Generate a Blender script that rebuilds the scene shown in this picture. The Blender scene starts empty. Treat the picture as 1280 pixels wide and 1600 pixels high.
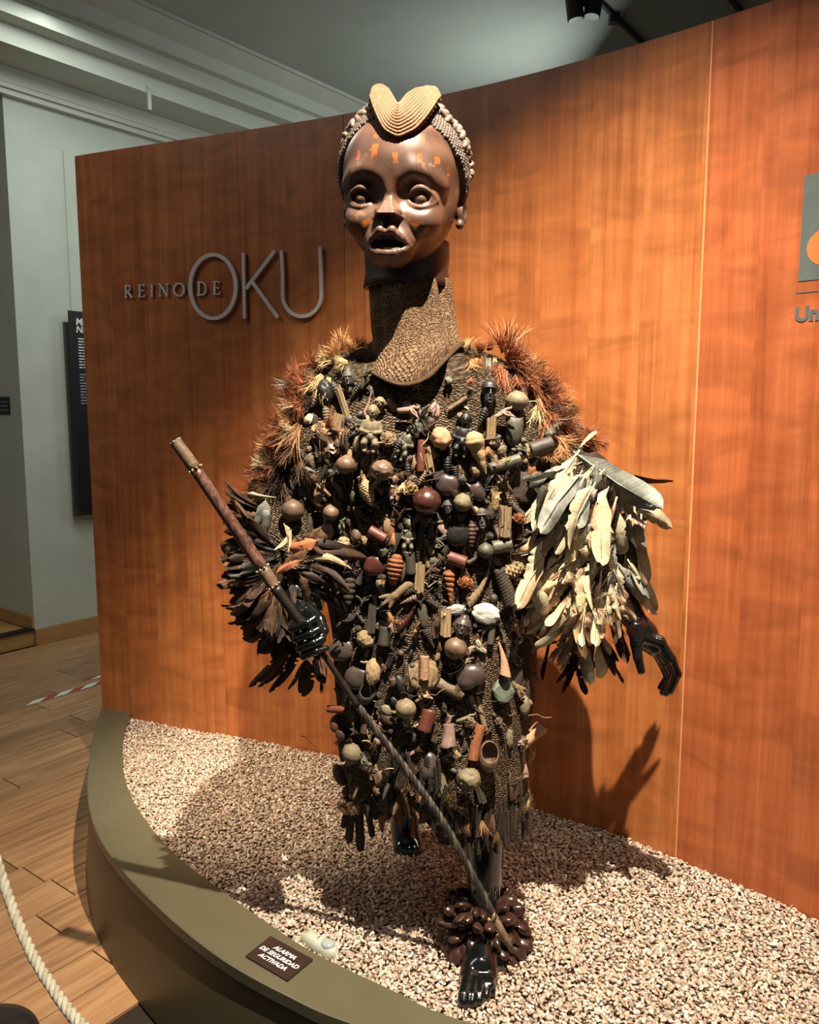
import bpy, math, random
import numpy as np
from mathutils import Vector, Matrix, noise, geometry
from mathutils.bvhtree import BVHTree

S = bpy.context.scene
COL = S.collection
PI = math.pi
random.seed(7); RS = np.random.RandomState(7)

# ------------------------------------------------------------------ camera
F = 1282.0; PITCH = math.radians(7.4); CZ = 1.62
CP, SP = math.cos(PITCH), math.sin(PITCH)
cam = bpy.data.cameras.new('camera'); camo = bpy.data.objects.new('camera', cam); COL.objects.link(camo)
camo.location = (0, 0, CZ); camo.rotation_euler = (PI/2 - PITCH, 0, 0)
cam.sensor_fit = 'HORIZONTAL'; cam.sensor_width = 36; cam.lens = 36*F/1280; cam.clip_start = .02
S.camera = camo
# ------------------------------------------------------------------ world and lights
w = bpy.data.worlds.new('world'); S.world = w; w.use_nodes = True
w.node_tree.nodes['Background'].inputs[0].default_value = (.86, .95, 1, 1)
w.node_tree.nodes['Background'].inputs[1].default_value = .105
S.view_settings.view_transform = 'Standard'; S.view_settings.look = 'None'
S.view_settings.gamma = 1; S.view_settings.use_curve_mapping = False
S.view_settings.exposure = 0.0

def spot(name, loc, aim, watts, color, size, cone, blend):
    l = bpy.data.lights.new(name, 'SPOT'); o = bpy.data.objects.new(name, l); COL.objects.link(o)
    l.energy = watts; l.color = color; l.shadow_soft_size = size; l.spot_size = math.radians(cone); l.spot_blend = blend
    o.location = loc; o.rotation_euler = (Vector(aim)-Vector(loc)).to_track_quat('-Z', 'Y').to_euler()
def area(name, loc, aim, watts, color, sx, sy):
    l = bpy.data.lights.new(name, 'AREA'); o = bpy.data.objects.new(name, l); COL.objects.link(o)
    l.energy = watts; l.color = color; l.shape = 'RECTANGLE'; l.size = sx; l.size_y = sy
    o.location = loc; o.rotation_euler = (Vector(aim)-Vector(loc)).to_track_quat('-Z', 'Y').to_euler()
WARM = (1, .88, .70)
spot('key_spot', (.32, .92, 3.80), (.26, 2.2, .85), 1330, WARM, .016, 61, 1.0)
spot('right_spot', (1.9, .5, 3.6), (1.15, 1.95, 1.1), 70, (1, .84, .64), .04, 60, .8)
spot('left_spot', (-1.30, 1.9, 3.5), (-.50, 2.86, .3), 620, (1, .84, .60), .04, 29, 1.0)
area('gallery_left', (-1.0, 4.6, 3.9), (-1.0, 4.6, 0), 50, (.93, 1, .93), 2.2, 1.0)
area('cornice_fill', (1.2, 6.2, 3.30), (-1.9, 6.0, 3.80), 17, (.93, 1, .92), 1.0, .3)  # unseen area light added behind the partition to brighten the cornice faces
area('gallery_front', (-2.6, 1.8, 3.9), (-2.6, 1.8, 0), 26, (1, .93, .82), 1.5, 1.0)

def ray(px, py):
    u = (px-640)/F; v = (py-800)/F
    return Vector((u, CP - v*SP, -SP - v*CP))
CAM = Vector((0, 0, CZ))
def atY(px, py, Y):
    d = ray(px, py); return CAM + d*(Y/d.y)
def atZ(px, py, Z):
    d = ray(px, py); return CAM + d*((Z-CZ)/d.z)
def to_px(P):
    x, y, z = P[0], P[1], P[2]-CZ
    dep = y*CP - z*SP; up = y*SP + z*CP
    return 640 + F*x/dep, 800 - F*up/dep

# ------------------------------------------------------------------ objects
def tag(o, label=None, cat=None, group=None, kind=None):
    for k, v in (('label', label), ('category', cat), ('group', group), ('kind', kind)):
        if v: o[k] = v
    return o
def empty(name, loc, label=None, cat=None, group=None, kind=None):
    o = bpy.data.objects.new(name, None); COL.objects.link(o); o.location = loc; o.empty_display_size = .05
    return tag(o, label, cat, group, kind)
def adopt(c, p):
    c.parent = p
    c.matrix_parent_inverse = (Matrix.Translation(p.location) @ p.rotation_euler.to_matrix().to_4x4()).inverted() if p.type == 'EMPTY' else Matrix.Translation(-p.location)
    return c
def npmesh(name, V, Fc, smooth=False, col=None, uv=None):
    """V (n,3) array, Fc list of lists or (m,k) array"""
    me = bpy.data.meshes.new(name)
    V = np.asarray(V, dtype=np.float32)
    if isinstance(Fc, np.ndarray):
        m, k = Fc.shape
        me.vertices.add(len(V)); me.vertices.foreach_set('co', V.ravel())
        me.loops.add(m*k); me.loops.foreach_set('vertex_index', Fc.astype(np.int32).ravel())
        me.polygons.add(m); me.polygons.foreach_set('loop_start', np.arange(0, m*k, k, dtype=np.int32))
        try: me.polygons.foreach_set('loop_total', np.full(m, k, dtype=np.int32))
        except Exception: pass
        me.update(calc_edges=True)
    else:
        me.from_pydata([tuple(map(float, v)) for v in V], [], [list(map(int, f)) for f in Fc])
    if smooth: me.polygons.foreach_set('use_smooth', np.ones(len(me.polygons), dtype=bool))
    if col is not None:
        a = me.color_attributes.new('col', 'FLOAT_COLOR', 'POINT')
        a.data.foreach_set('color', np.asarray(col, dtype=np.float32).ravel())
    if uv is not None:
        l = me.uv_layers.new(name='UVMap'); vi = np.zeros(len(me.loops), dtype=np.int32)
        me.loops.foreach_get('vertex_index', vi)
        l.data.foreach_set('uv', np.asarray(uv, dtype=np.float32)[vi].ravel())
    me.validate(); me.update()
    return me
def obj(name, V, Fc, m, parent=None, smooth=False, center=True, col=None, uv=None, **tg):
    V = np.asarray(V, dtype=np.float64)
    c = np.zeros(3)
    if center:
        c = V.mean(0); c[2] = V[:, 2].min()
    me = npmesh(name, V-c, Fc, smooth, col, uv); me.materials.append(m)
    o = bpy.data.objects.new(name, me); COL.objects.link(o); o.location = c
    if parent: adopt(o, parent)
    tag(o, **tg)
    return o
class B:
    """collects polygons"""
    def __init__(s): s.v = []; s.f = []
    def add(s, V, Fc):
        n = len(s.v); s.v += [tuple(v) for v in V]; s.f += [[i+n for i in f] for f in Fc]; return s
    def hexa(s, p):  # 8 corners: bottom 4 ccw, top 4 ccw
        return s.add(p, [[3, 2, 1, 0], [4, 5, 6, 7], [0, 1, 5, 4], [1, 2, 6, 5], [2, 3, 7, 6], [3, 0, 4, 7]])
    def box(s, c, d, M=None):
        x, y, z = c; a, b, e = d[0]/2, d[1]/2, d[2]/2
        p = [(x-a, y-b, z-e), (x+a, y-b, z-e), (x+a, y+b, z-e), (x-a, y+b, z-e), (x-a, y-b, z+e), (x+a, y-b, z+e), (x+a, y+b, z+e), (x-a, y+b, z+e)]
        if M is not None: p = [M @ Vector(q) for q in p]
        return s.hexa(p)
    def make(s, name, m, parent=None, smooth=False, **k): return obj(name, s.v, s.f, m, parent, smooth, **k)
def frames(P):
    P = [Vector(p) for p in P]; T = []
    for i in range(len(P)):
        a = P[max(0, i-1)]; b = P[min(len(P)-1, i+1)]; t = (b-a)
        T.append(t.normalized() if t.length > 1e-9 else Vector((0, 0, 1)))
    n = T[0].orthogonal().normalized(); out = []
    for t in T:
        n = (n - t*n.dot(t)); n = n.normalized() if n.length > 1e-6 else t.orthogonal().normalized()
        out.append((t, n, t.cross(n)))
    return P, out
def tube(P, R, n=8, caps=True, closed=False, flat=1.0):
    P, fr = frames(P); V = []; Fc = []
    if not hasattr(R, '__len__'): R = [R]*len(P)
    for p, r, (t, a, b) in zip(P, R, fr):
        for k in range(n):
            th = 2*PI*k/n; V.append(p + a*(math.cos(th)*r) + b*(math.sin(th)*r*flat))
    m = len(P)
    for i in range(m-1 + (1 if closed else 0)):
        j = (i+1) % m
        for k in range(n): Fc.append([i*n+k, i*n+(k+1) % n, j*n+(k+1) % n, j*n+k])
    if caps and not closed:
        Fc.append([k for k in range(n)][::-1]); Fc.append([(m-1)*n+k for k in range(n)])
    return V, Fc
def lathe(prof, n=16, cap=True):
    V = []; Fc = []
    for r, z in prof:
        for k in range(n): V.append((r*math.cos(2*PI*k/n), r*math.sin(2*PI*k/n), z))
    m = len(prof)
    for i in range(m-1):
        for k in range(n): Fc.append([i*n+k, i*n+(k+1) % n, (i+1)*n+(k+1) % n, (i+1)*n+k])
    if cap:
        Fc.append([k for k in range(n)][::-1]); Fc.append([(m-1)*n+k for k in range(n)])
    return V, Fc
def smoothpath(P, n=6):
    P = [Vector(p) for p in P]; out = []
    for i in range(len(P)-1):
        p0 = P[max(i-1, 0)]; p1 = P[i]; p2 = P[i+1]; p3 = P[min(i+2, len(P)-1)]
        for k in range(n):
            t = k/n
            out.append(.5*((2*p1)+(-p0+p2)*t+(2*p0-5*p1+4*p2-p3)*t*t+(-p0+3*p1-3*p2+p3)*t**3))
    out.append(P[-1]); return out

# ------------------------------------------------------------------ materials
def srgb(h):
    if isinstance(h, str): h = [int(h[i:i+2], 16) for i in (0, 2, 4)]
    return tuple(((c/255)/12.92 if c/255 <= .04045 else ((c/255+.055)/1.055)**2.4) for c in h) + (1,)
class NT:
    def __init__(s, name):
        s.m = bpy.data.materials.new(name); s.m.use_nodes = True; s.t = s.m.node_tree
        s.b = s.t.nodes['Principled BSDF']
    def n(s, typ, **k):
        nd = s.t.nodes.new(typ)
        for a, v in k.items():
            if a in ('op',): nd.operation = v
            elif hasattr(nd, a): setattr(nd, a, v)
        return nd
    def l(s, a, b): s.t.links.new(a, b)
    def set(s, **k):
        for a, v in k.items(): s.b.inputs[a.replace('_', ' ')].default_value = v
        return s
    def math(s, op, a, b=None):
        nd = s.t.nodes.new('ShaderNodeMath'); nd.operation = op
        for i, x in enumerate((a, b)):
            if x is None: continue
            if isinstance(x, (int, float)): nd.inputs[i].default_value = x
            else: s.l(x, nd.inputs[i])
        return nd.outputs[0]
    def noise(s, vec, scale, detail=3, rough=.5, dist=0):
        nd = s.t.nodes.new('ShaderNodeTexNoise'); nd.inputs['Scale'].default_value = scale; nd.inputs['Detail'].default_value = detail
        nd.inputs['Roughness'].default_value = rough; nd.inputs['Distortion'].default_value = dist
        if vec is not None: s.l(vec, nd.inputs['Vector'])
        return nd.outputs[0]
    def mapv(s, vec, sc, loc=(0, 0, 0)):
        nd = s.t.nodes.new('ShaderNodeMapping'); nd.inputs['Scale'].default_value = sc; nd.inputs['Location'].default_value = loc
        s.l(vec, nd.inputs[0]); return nd.outputs[0]
    def co(s, which): return s.t.nodes.new('ShaderNodeTexCoord').outputs[which]
    def ramp(s, fac, stops):
        nd = s.t.nodes.new('ShaderNodeValToRGB'); e = nd.color_ramp.elements
        while len(e) < len(stops): e.new(.5)
        for el, (p, c) in zip(e, stops): el.position = p; el.color = c
        s.l(fac, nd.inputs[0]); return nd.outputs[0]
    def mix(s, fac, a, b, typ='MIX'):
        nd = s.t.nodes.new('ShaderNodeMix'); nd.data_type = 'RGBA'; nd.blend_type = typ
        for i, x in ((0, fac), (6, a), (7, b)):
            if isinstance(x, (int, float, tuple)): nd.inputs[i].default_value = x
            else: s.l(x, nd.inputs[i])
        return nd.outputs[2]
    def bump(s, h, strength, dist=.01):
        nd = s.t.nodes.new('ShaderNodeBump'); nd.inputs['Strength'].default_value = strength; nd.inputs['Distance'].default_value = dist
        s.l(h, nd.inputs['Height']); s.l(nd.outputs[0], s.b.inputs['Normal'])
    def color(s, c): s.l(c, s.b.inputs['Base Color'])
MC = {}
def mat(name, c1, c2=None, rough=.6, scale=25, bump=.0, bdist=.004, metal=0, vary=.0, stretch=(1, 1, 1), coat=0, lo=.35, hi=.65, spec=.5):
    if name in MC: return MC[name]
    t = NT(name); t.set(Roughness=rough, Metallic=metal)
    t.b.inputs['Specular IOR Level'].default_value = spec
    if coat: t.b.inputs['Coat Weight'].default_value = coat; t.b.inputs['Coat Roughness'].default_value = .12
    v = t.mapv(t.co('Object'), stretch)
    info = t.n('ShaderNodeObjectInfo')
    add = t.n('ShaderNodeVectorMath', operation='ADD'); t.l(v, add.inputs[0]); t.l(info.outputs['Location'], add.inputs[1]); v = add.outputs[0]
    f = t.noise(v, scale, 5, .6)
    c = t.ramp(f, [(lo, srgb(c1)), (hi, srgb(c2 or c1))])
    if vary:
        hsv = t.n('ShaderNodeHueSaturation'); t.l(c, hsv.inputs['Color'])
        t.l(t.math('ADD', t.math('MULTIPLY', info.outputs['Random'], vary*2), 1-vary), hsv.inputs['Value']); c = hsv.outputs[0]
    t.color(c)
    if bump: t.bump(f, bump, bdist)
    MC[name] = t.m; return t.m
def colmat(name, rough=.6, bump=0, scale=60, spec=.5, sheen=0):
    if name in MC: return MC[name]
    t = NT(name); t.set(Roughness=rough); t.b.inputs['Specular IOR Level'].default_value = spec
    a = t.n('ShaderNodeVertexColor'); a.layer_name = 'col'; t.color(a.outputs[0])
    if bump: t.bump(t.noise(t.co('Object'), scale, 4), bump, .003)
    MC[name] = t.m; return t.m

# ------------------------------------------------------------------ signed distance modelling
def surface_nets(f, lo, hi, h):
    xs, ys, zs = [np.arange(lo[i], hi[i]+h, h, dtype=np.float32) for i in range(3)]
    X, Y, Z = np.meshgrid(xs, ys, zs, indexing='ij'); D = f(X, Y, Z).astype(np.float32)
    n = D.shape; ins = D < 0
    cn = tuple(k-1 for k in n)
    acc = np.zeros(cn+(3,), dtype=np.float32); cnt = np.zeros(cn, dtype=np.float32)
    def sl(ax, off): 
        return tuple(slice(off[i], cn[i]+off[i]) for i in range(3))
    for ax in range(3):
        for a in (0, 1):
            for b in (0, 1):
                o = [0, 0, 0]; oo = [i for i in range(3) if i != ax]; o[oo[0]] = a; o[oo[1]] = b
                o2 = list(o); o2[ax] = 1
                d0 = D[sl(ax, o)]; d1 = D[sl(ax, o2)]; m = (d0 < 0) != (d1 < 0)
                t = np.where(m, d0/np.where(m, d0-d1, 1), 0)
                for i in range(3):
                    if i == ax: acc[..., i] += np.where(m, t, 0)
                    else: acc[..., i] += np.where(m, o[i], 0)
                cnt += m
    act = cnt > 0; idx = np.full(cn, -1, dtype=np.int64); idx[act] = np.arange(act.sum())
    g = np.argwhere(act); P = (g + acc[act]/cnt[act][:, None])*h + np.array(lo)
    Q = []
    for ax in range(3):
        u, v = [i for i in range(3) if i != ax]
        s0 = [slice(None)]*3; s1 = [slice(None)]*3; s0[ax] = slice(0, -1); s1[ax] = slice(1, None)
        e = ins[tuple(s0)] != ins[tuple(s1)]
        E = np.argwhere(e); E = E[(E[:, u] > 0) & (E[:, v] > 0) & (E[:, u] < cn[u]) & (E[:, v] < cn[v])]
        def cell(du, dv):
            c = E.copy(); c[:, u] += du; c[:, v] += dv; return idx[c[:, 0], c[:, 1], c[:, 2]]
        q = np.stack([cell(-1, -1), cell(0, -1), cell(0, 0), cell(-1, 0)], 1)
        inn = ins[E[:, 0], E[:, 1], E[:, 2]]
        flip = inn if ax != 1 else ~inn
        q[~flip] = q[~flip][:, ::-1]
        Q.append(q)
    return P, np.concatenate(Q)
def smin(a, b, k):
    if k <= 0: return np.minimum(a, b)
    h = np.clip(.5+.5*(b-a)/k, 0, 1); return b*(1-h)+a*h-k*h*(1-h)
def smax(a, b, k): return -smin(-a, -b, k)
def ell(X, Y, Z, c, r):
    a, b, d = (X-c[0])/r[0], (Y-c[1])/r[1], (Z-c[2])/r[2]
    k0 = np.sqrt(a*a+b*b+d*d); k1 = np.sqrt((a/r[0])**2+(b/r[1])**2+(d/r[2])**2)
    return k0*(k0-1)/np.maximum(k1, 1e-6)
def cone(X, Y, Z, a, b, r0, r1):
    a = np.array(a, dtype=np.float32); b = np.array(b, dtype=np.float32); d = b-a; L = float(d@d)+1e-12
    t = np.clip(((X-a[0])*d[0]+(Y-a[1])*d[1]+(Z-a[2])*d[2])/L, 0, 1)
    return np.sqrt((X-a[0]-t*d[0])**2+(Y-a[1]-t*d[1])**2+(Z-a[2]-t*d[2])**2)-(r0+t*(r1-r0))
def chain(X, Y, Z, P, R, k=0):
    d = None
    for i in range(len(P)-1):
        e = cone(X, Y, Z, P[i], P[i+1], R[i], R[i+1]); d = e if d is None else smin(d, e, k)
    return d
# ================================================================== ROOM
C0 = Vector((-2.55, 5.43, 0)); DW = Vector((.6, .8, 0)); NW = Vector((.8, -.6, 0))
def L(s, n, z): return C0 + DW*s + NW*n + Vector((0, 0, z))
def lbox(b, s0, s1, n0, n1, z0, z1):
    return b.hexa([L(s0, n1, z0), L(s1, n1, z0), L(s1, n0, z0), L(s0, n0, z0), L(s0, n1, z1), L(s1, n1, z1), L(s1, n0, z1), L(s0, n0, z1)])
m_plaster = mat('plaster', 'B9BFB4', 'C4C9BE', .85, 3, .15, .002)
m_mould = mat('painted_moulding', 'C6C9BF', 'CCCFC6', .7, 3)
m_ceil = mat('ceiling_paint', 'A9AFAB', 'B0B6B2', .9, 2)
m_oakb = mat('skirting_wood', 'A87D4A', 'B98D58', .5, 8, stretch=(1, 1, 6))
m_black = mat('black_metal', '101112', '18191A', .45)
# cornice profile: follow the courses seen on the left-hand side of the view
def plane_hit(px, py, n):
    d = ray(px, py); N = NW; P0 = L(0, n, 0)
    t = (P0-CAM).dot(N)/d.dot(N); return CAM + d*t
def z_at(py, n): return plane_hit(150, py, n).z
def n_at(py, z):
    P = atZ(150, py, z); return (P-C0).dot(NW)
prof = [(0, z_at(193, 0))]
def vert(py): n = prof[-1][0]; prof.append((n, z_at(py, n)))
def soff(py): z = prof[-1][1]; prof.append((n_at(py, z), z))
def step(dn, dz): n, z = prof[-1]; prof.append((n+dn, z+dz))
soff(189); vert(181); soff(179); vert(172); soff(171.5)
vert(149); soff(116.5); vert(87.5); soff(84); vert(84); 
prof[-2:] = []
soff_start = prof[-1]
b2 = [(prof[-1][0], prof[-1][1])]
prof.append((n_at(73, prof[-1][1]), prof[-1][1]))
# the lines below come from a fit of the photograph's courses: black reveal, white strip, frieze, cove, strip
prof_z = prof[-1][1]
vert(53); step(-.02, .0); vert(46); step(.05, .01); vert(13)
n, z = prof[-1]
for a in (.15, .4, .65, .9, 1.0): prof.append((n + .16*math.sin(a*PI/2)**1.5 + .02, z + .12*a))
vert(-26)
ZC = z_at(-33, prof[-1][0]); prof.append((prof[-1][0], ZC))
def strip(b, prof, s0, s1):
    V = [L(s0, n, z) for n, z in prof] + [L(s1, n, z) for n, z in prof]; m = len(prof)
    b.add(V, [[i, i+1, m+i+1, m+i] for i in range(m-1)])
b = B(); strip(b, prof + [(-.2, ZC), (-.2, prof[0][1]), prof[0]], -3.5, 7)
m = len(prof)+3
b.make('trim_1', m_mould, kind='structure', label='white stepped cornice running along the top of the left gallery wall', cat='cornice')
# walls
b = B(); lbox(b, 0, 7, -.9, 0, 0, ZC)
b.make('wall_left', m_plaster, kind='structure', label='pale plaster gallery wall behind the wood partition', cat='wall')
b = B(); lbox(b, -3.6, -1.7, -.9, 0, 0, ZC)
b.make('wall_doorway', m_plaster, kind='structure', label='pale plaster wall on the far side of the doorway', cat='wall')
b = B(); lbox(b, 7, 7.2, -1, 9, 0, ZC)
b.make('wall_back', m_plaster, kind='structure', label='far gallery wall hidden behind the wood partition', cat='wall')
b = B(); b.hexa([Vector((-9, -3, ZC)), Vector((9, -3, ZC)), Vector((9, 16, ZC)), Vector((-9, 16, ZC))] + [Vector((x, y, ZC+.1)) for x, y in ((-9, -3), (9, -3), (9, 16), (-9, 16))])
b.make('ceiling', m_ceil, kind='structure', label='dark grey gallery ceiling', cat='ceiling')
# skirting
b = B(); lbox(b, 0, 7, 0, .018, 0, .10); lbox(b, 0, 7, 0, .010, .10, .108)
b.make('baseboard_left', m_oakb, kind='structure', label='oak skirting board along the pale wall', cat='baseboard')
b = B(); lbox(b, -.015, 0, -.9, -.0, .115, .20)
b.make('baseboard_doorway', m_oakb, kind='structure', label='oak skirting board inside the doorway', cat='baseboard')
dstep = empty('doorway_step', L(-.85, -.4, 0), 'low oak step with a black nosing in the doorway at far left', 'step')
b = B(); lbox(b, -1.7, -.002, -2.4, -.004, .0, .105); adopt(b.make('platform', m_oakb), dstep)
b = B(); lbox(b, -1.7, -.002, -.06, .008, .105, .118); adopt(b.make('nosing', m_black, label='black nosing strip'), dstep)
# floor
m_fbase = mat('floor_base', '21150C', '2A1B10', .7)
b = B(); b.box((0, 5, -.03), (20, 18, .04))
floor = b.make('floor', m_fbase, kind='structure', label='light oak parquet floor of the gallery', cat='floor')
t = NT('oak_plank'); t.set(Roughness=.38)
oc = t.co('Object'); info = t.n('ShaderNodeObjectInfo')
add = t.n('ShaderNodeVectorMath', operation='ADD'); t.l(t.mapv(oc, (1.2, 14, 1)), add.inputs[0]); t.l(info.outputs['Location'], add.inputs[1])
f = t.noise(add.outputs[0], 2.6, 6, .6, .6)
c = t.ramp(f, [(.3, srgb('8C6547')), (.52, srgb('A9815C')), (.7, srgb('B8936C'))])
hsv = t.n('ShaderNodeHueSaturation'); t.l(c, hsv.inputs['Color']); t.l(t.math('ADD', t.math('MULTIPLY', info.outputs['Random'], .46), .70), hsv.inputs['Value'])
hsv.inputs['Saturation'].default_value = 1.02
t.color(hsv.outputs[0]); t.bump(f, .08, .001); m_plank = t.m
W_ = .15
def plank_mesh(Lp):
    g = .0022; x, y = Lp/2-g, W_/2-g; bz = .0015
    V = [(-x, -y, 0), (x, -y, 0), (x, y, 0), (-x, y, 0), (-x, -y, .0085), (x, -y, .0085), (x, y, .0085), (-x, y, .0085), (-x+bz, -y+bz, .01), (x-bz, -y+bz, .01), (x-bz, y-bz, .01), (-x+bz, y-bz, .01)]
    return npmesh('floorboard', V, [[0, 1, 5, 4], [1, 2, 6, 5], [2, 3, 7, 6], [3, 0, 4, 7], [4, 5, 9, 8], [5, 6, 10, 9], [6, 7, 11, 10], [7, 4, 8, 11], [8, 9, 10, 11]])
pm = {}
ang = math.atan2(.8, .6); npl = 0
rr = random.Random(3)
for k in range(0, 24):
    n = .02 + W_/2 + k*W_
    s = -7 + rr.uniform(0, 1)
    while s < 4.5:
        Lp = rr.choice((.7, .9, 1.1, 1.3, 1.5))
        c = L(s+Lp/2, n, -.01)
        ok = c.x < .35 and c.y > 1.0 and (c.x > -.95*c.y - .6) and n < 3.5 and not (c.x > -.15 and c.y > 1.75) and npl < 295
        if ok:
            if Lp not in pm: pm[Lp] = plank_mesh(Lp); pm[Lp].materials.append(m_plank)
            o = bpy.data.objects.new('floorboard', pm[Lp]); COL.objects.link(o); o.location = c; o.rotation_euler = (0, 0, ang)
            o.parent = floor; o.matrix_parent_inverse = Matrix.Translation(-floor.location); npl += 1
        s += Lp
# wall information panel
m_pan = mat('black_panel', '0B0D10', '101216', .5)
m_white = mat('white_print', 'E4E6E2', 'EAEBE8', .6)
m_greyp = mat('grey_print', '9A9C9A', 'A0A2A0', .6)
m_shade_wire = mat('panel_shadow_wire', '50554F', '585C57', .6)
ip = empty('information_panel', L(.55, .05, .92), 'tall black information panel with white lettering hung on the pale wall', 'panel')
def wl(px, py, n=0.09):
    P = plane_hit(px, py, n); q = P-C0; return q.dot(DW), P.z
s0, z1 = wl(107.5, 485); _, z0 = wl(123, 800)
b = B(); lbox(b, s0, s0+.75, .075, .09, z0, z1); adopt(b.make('board', m_pan), ip)
s2, z3 = wl(99, 503, .01); _, z2 = wl(121, 806, .01)
b = B(); lbox(b, s2, s2+.9, .0, .022, z2, z3); adopt(b.make('panel_shadow', m_shade_wire, label='grey slab standing in for the shadow behind the panel'), ip)  # thin grey slab stands in for the shadow the board throws on the wall
def text_mesh(txt, size, shear=0, off=0, ext=.001, align='LEFT', sp=1.0):
    cu = bpy.data.curves.new('t', 'FONT'); cu.body = txt; cu.size = size; cu.shear = shear; cu.offset = off; cu.extrude = ext; cu.align_x = align; cu.space_line = sp
    cu.resolution_u = 3
    o = bpy.data.objects.new('t', cu); COL.objects.link(o)
    dg = bpy.context.evaluated_depsgraph_get(); me = bpy.data.meshes.new_from_object(o.evaluated_get(dg))
    bpy.data.objects.remove(o); bpy.data.curves.remove(cu); return me
def text_obj(name, me, M, m, parent=None, **tg):
    V = np.array([(M @ v.co)[:] for v in me.vertices]); Fc = [list(p.vertices) for p in me.polygons]
    o = obj(name, V, Fc, m, parent, **tg); return o
def wallM(s, n, z):
    X = DW; Y = Vector((0, 0, 1)); Z = NW; P = L(s, n, z)
    return Matrix(((X.x, Y.x, Z.x, P.x), (X.y, Y.y, Z.y, P.y), (X.z, Y.z, Z.z, P.z), (0, 0, 0, 1)))
sa, za = wl(120, 505); _, zb = wl(120, 517)
text_obj('heading', text_mesh('Má\nNk', .062, .15, .0015, .0008, sp=.82), wallM(sa-.01, .0915, za-.01), m_white, ip, label='white bold heading letters')
b = B(); rr = random.Random(5)
for (pa, pb, mm) in ((530, 578, 0), (586, 634, 1)):
    y = pa
    b = B()
    while y < pb:
        s_, z_ = wl(122+(y-530)*.045, y); x = 0
        while x < .6:
            wd = rr.uniform(.02, .07); lbox(b, s_+x, s_+x+wd, .0905, .0912, z_, z_+.007); x += wd+.008
        y += 4.5
    b.make('text_block', m_white if mm == 0 else m_greyp, ip, label='small lines of white text' if mm == 0 else 'small lines of grey text')
# hanging wires of the panel
b = B(); V, Fc = tube([L(s0+.06, .02, z1), L(s0+.06, .02, 3.3)], .0012, 5); b.add(V, Fc); b.make('hanging_wire', m_shade_wire, ip)
# small label on the doorway reveal
q = []
def rev_hit(px, py):
    d = ray(px, py); t = (C0-CAM).dot(DW)/d.dot(DW); P = CAM+d*t; return (P-C0).dot(NW), P.z
na, za = rev_hit(15, 620); nb, zb = rev_hit(15, 648)
b = B(); lbox(b, -.008, -.0005, na-.26, na, zb, za)
wlbl = b.make('wall_label', m_pan, label='small black caption label on the doorway reveal at the left edge', cat='label')
b = B()
for i, ww in enumerate((.15, .10, .12)): lbox(b, -.009, -.0082, na-.02-ww, na-.02, za-.035-.028*i, za-.030-.028*i)
adopt(b.make('caption_text', m_greyp), wlbl)
# track bracket on the cornice
nb_, zb_ = prof[8]
Pb = plane_hit(232, 140, prof[7][0]); sb = (Pb-C0).dot(DW)
br = empty('cornice_bracket', L(sb, prof[7][0], prof[7][1]), 'small white bracket hanging from the white cornice at upper left', 'bracket')
b = B(); lbox(b, sb-.012, sb+.012, prof[7][0], prof[7][0]+.012, Pb.z-.13, Pb.z+.01); b.make('rod', m_mould, br)
b = B(); lbox(b, sb-.012, sb+.012, prof[7][0]-.0, prof[8][0]+.02, Pb.z, Pb.z+.02); b.make('arm', m_mould, br)
# ceiling track + spotlight
tr = empty('lighting_track', atZ(966, 30, ZC), 'thin black lighting track on the ceiling running down to the partition', 'track')
def track(p1, p2, parent, name='rail'):
    a, c = atZ(*p1, ZC-.01), atZ(*p2, ZC-.01); V, Fc = tube([a+(a-c)*.6, c+(c-a)*.2], .018, 4); o = obj(name, V, Fc, m_black, parent)
track((935, 0), (997, 60), tr)
cb, cb2 = atZ(960, 22, ZC), atZ(962, 26, ZC)
b = B(); b.box((cb.x, cb.y, ZC-.03), (.06, .06, .05)); b.make('connector', m_black, tr)
tr2 = empty('lighting_track', atZ(1150, 8, ZC), 'short far end of a lighting track above the right-hand panel seam', 'track')
track((1140, -6), (1156, 16), tr2)
P = atZ(912, 8, ZC-.12)
sf = empty('ceiling_spotlight', P, 'black twin-barrel spotlight hanging from the dark ceiling', 'spotlight')
for dx, tl, nm in ((-.055, -8, 'barrel'), (.062, 8, 'barrel')):
    V, Fc = lathe([(.043, -.085), (.05, -.08), (.05, .07), (.04, .085)], 20)
    R = Matrix.Translation(P+Vector((dx, 0, 0 if dx < 0 else .02))) @ Matrix.Rotation(math.radians(tl), 4, 'Y')
    obj(nm, [R @ Vector(v) for v in V], Fc, m_black, sf, smooth=False)
b = B(); b.box((P.x, P.y, P.z+.01), (.06, .03, .05)); b.box((P.x, P.y, P.z+.1), (.02, .02, .1)); b.make('yoke', m_black, sf)
# barrier tape
tp = empty('barrier_tape', atZ(100, 1080, 0), 'red and white striped tape stuck to the wooden floor', 'tape')
m_red = mat('tape_red', '9E3A2C', 'A8402F', .5); m_tw = mat('tape_white', 'D8D8D0', 'DEDED6', .5)
def tape(a, c, wdt, nseg, z, ph):
    a = atZ(*a, z); c = atZ(*c, z); d = (c-a); Lg = d.length; d.normalize(); p = Vector((-d.y, d.x, 0)); sk = .035
    for i in range(nseg):
        s0 = Lg*i/nseg; s1 = Lg*(i+1)/nseg; bb = B()
        q = [a+d*(s0-sk)-p*wdt/2, a+d*(s1-sk)-p*wdt/2, a+d*(s1+sk)+p*wdt/2, a+d*(s0+sk)+p*wdt/2]
        bb.hexa(q+[v+Vector((0, 0, .0006)) for v in q])
        bb.make('red_stripe' if (i+ph) % 2 else 'white_stripe', m_red if (i+ph) % 2 else m_tw, tp)
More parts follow.
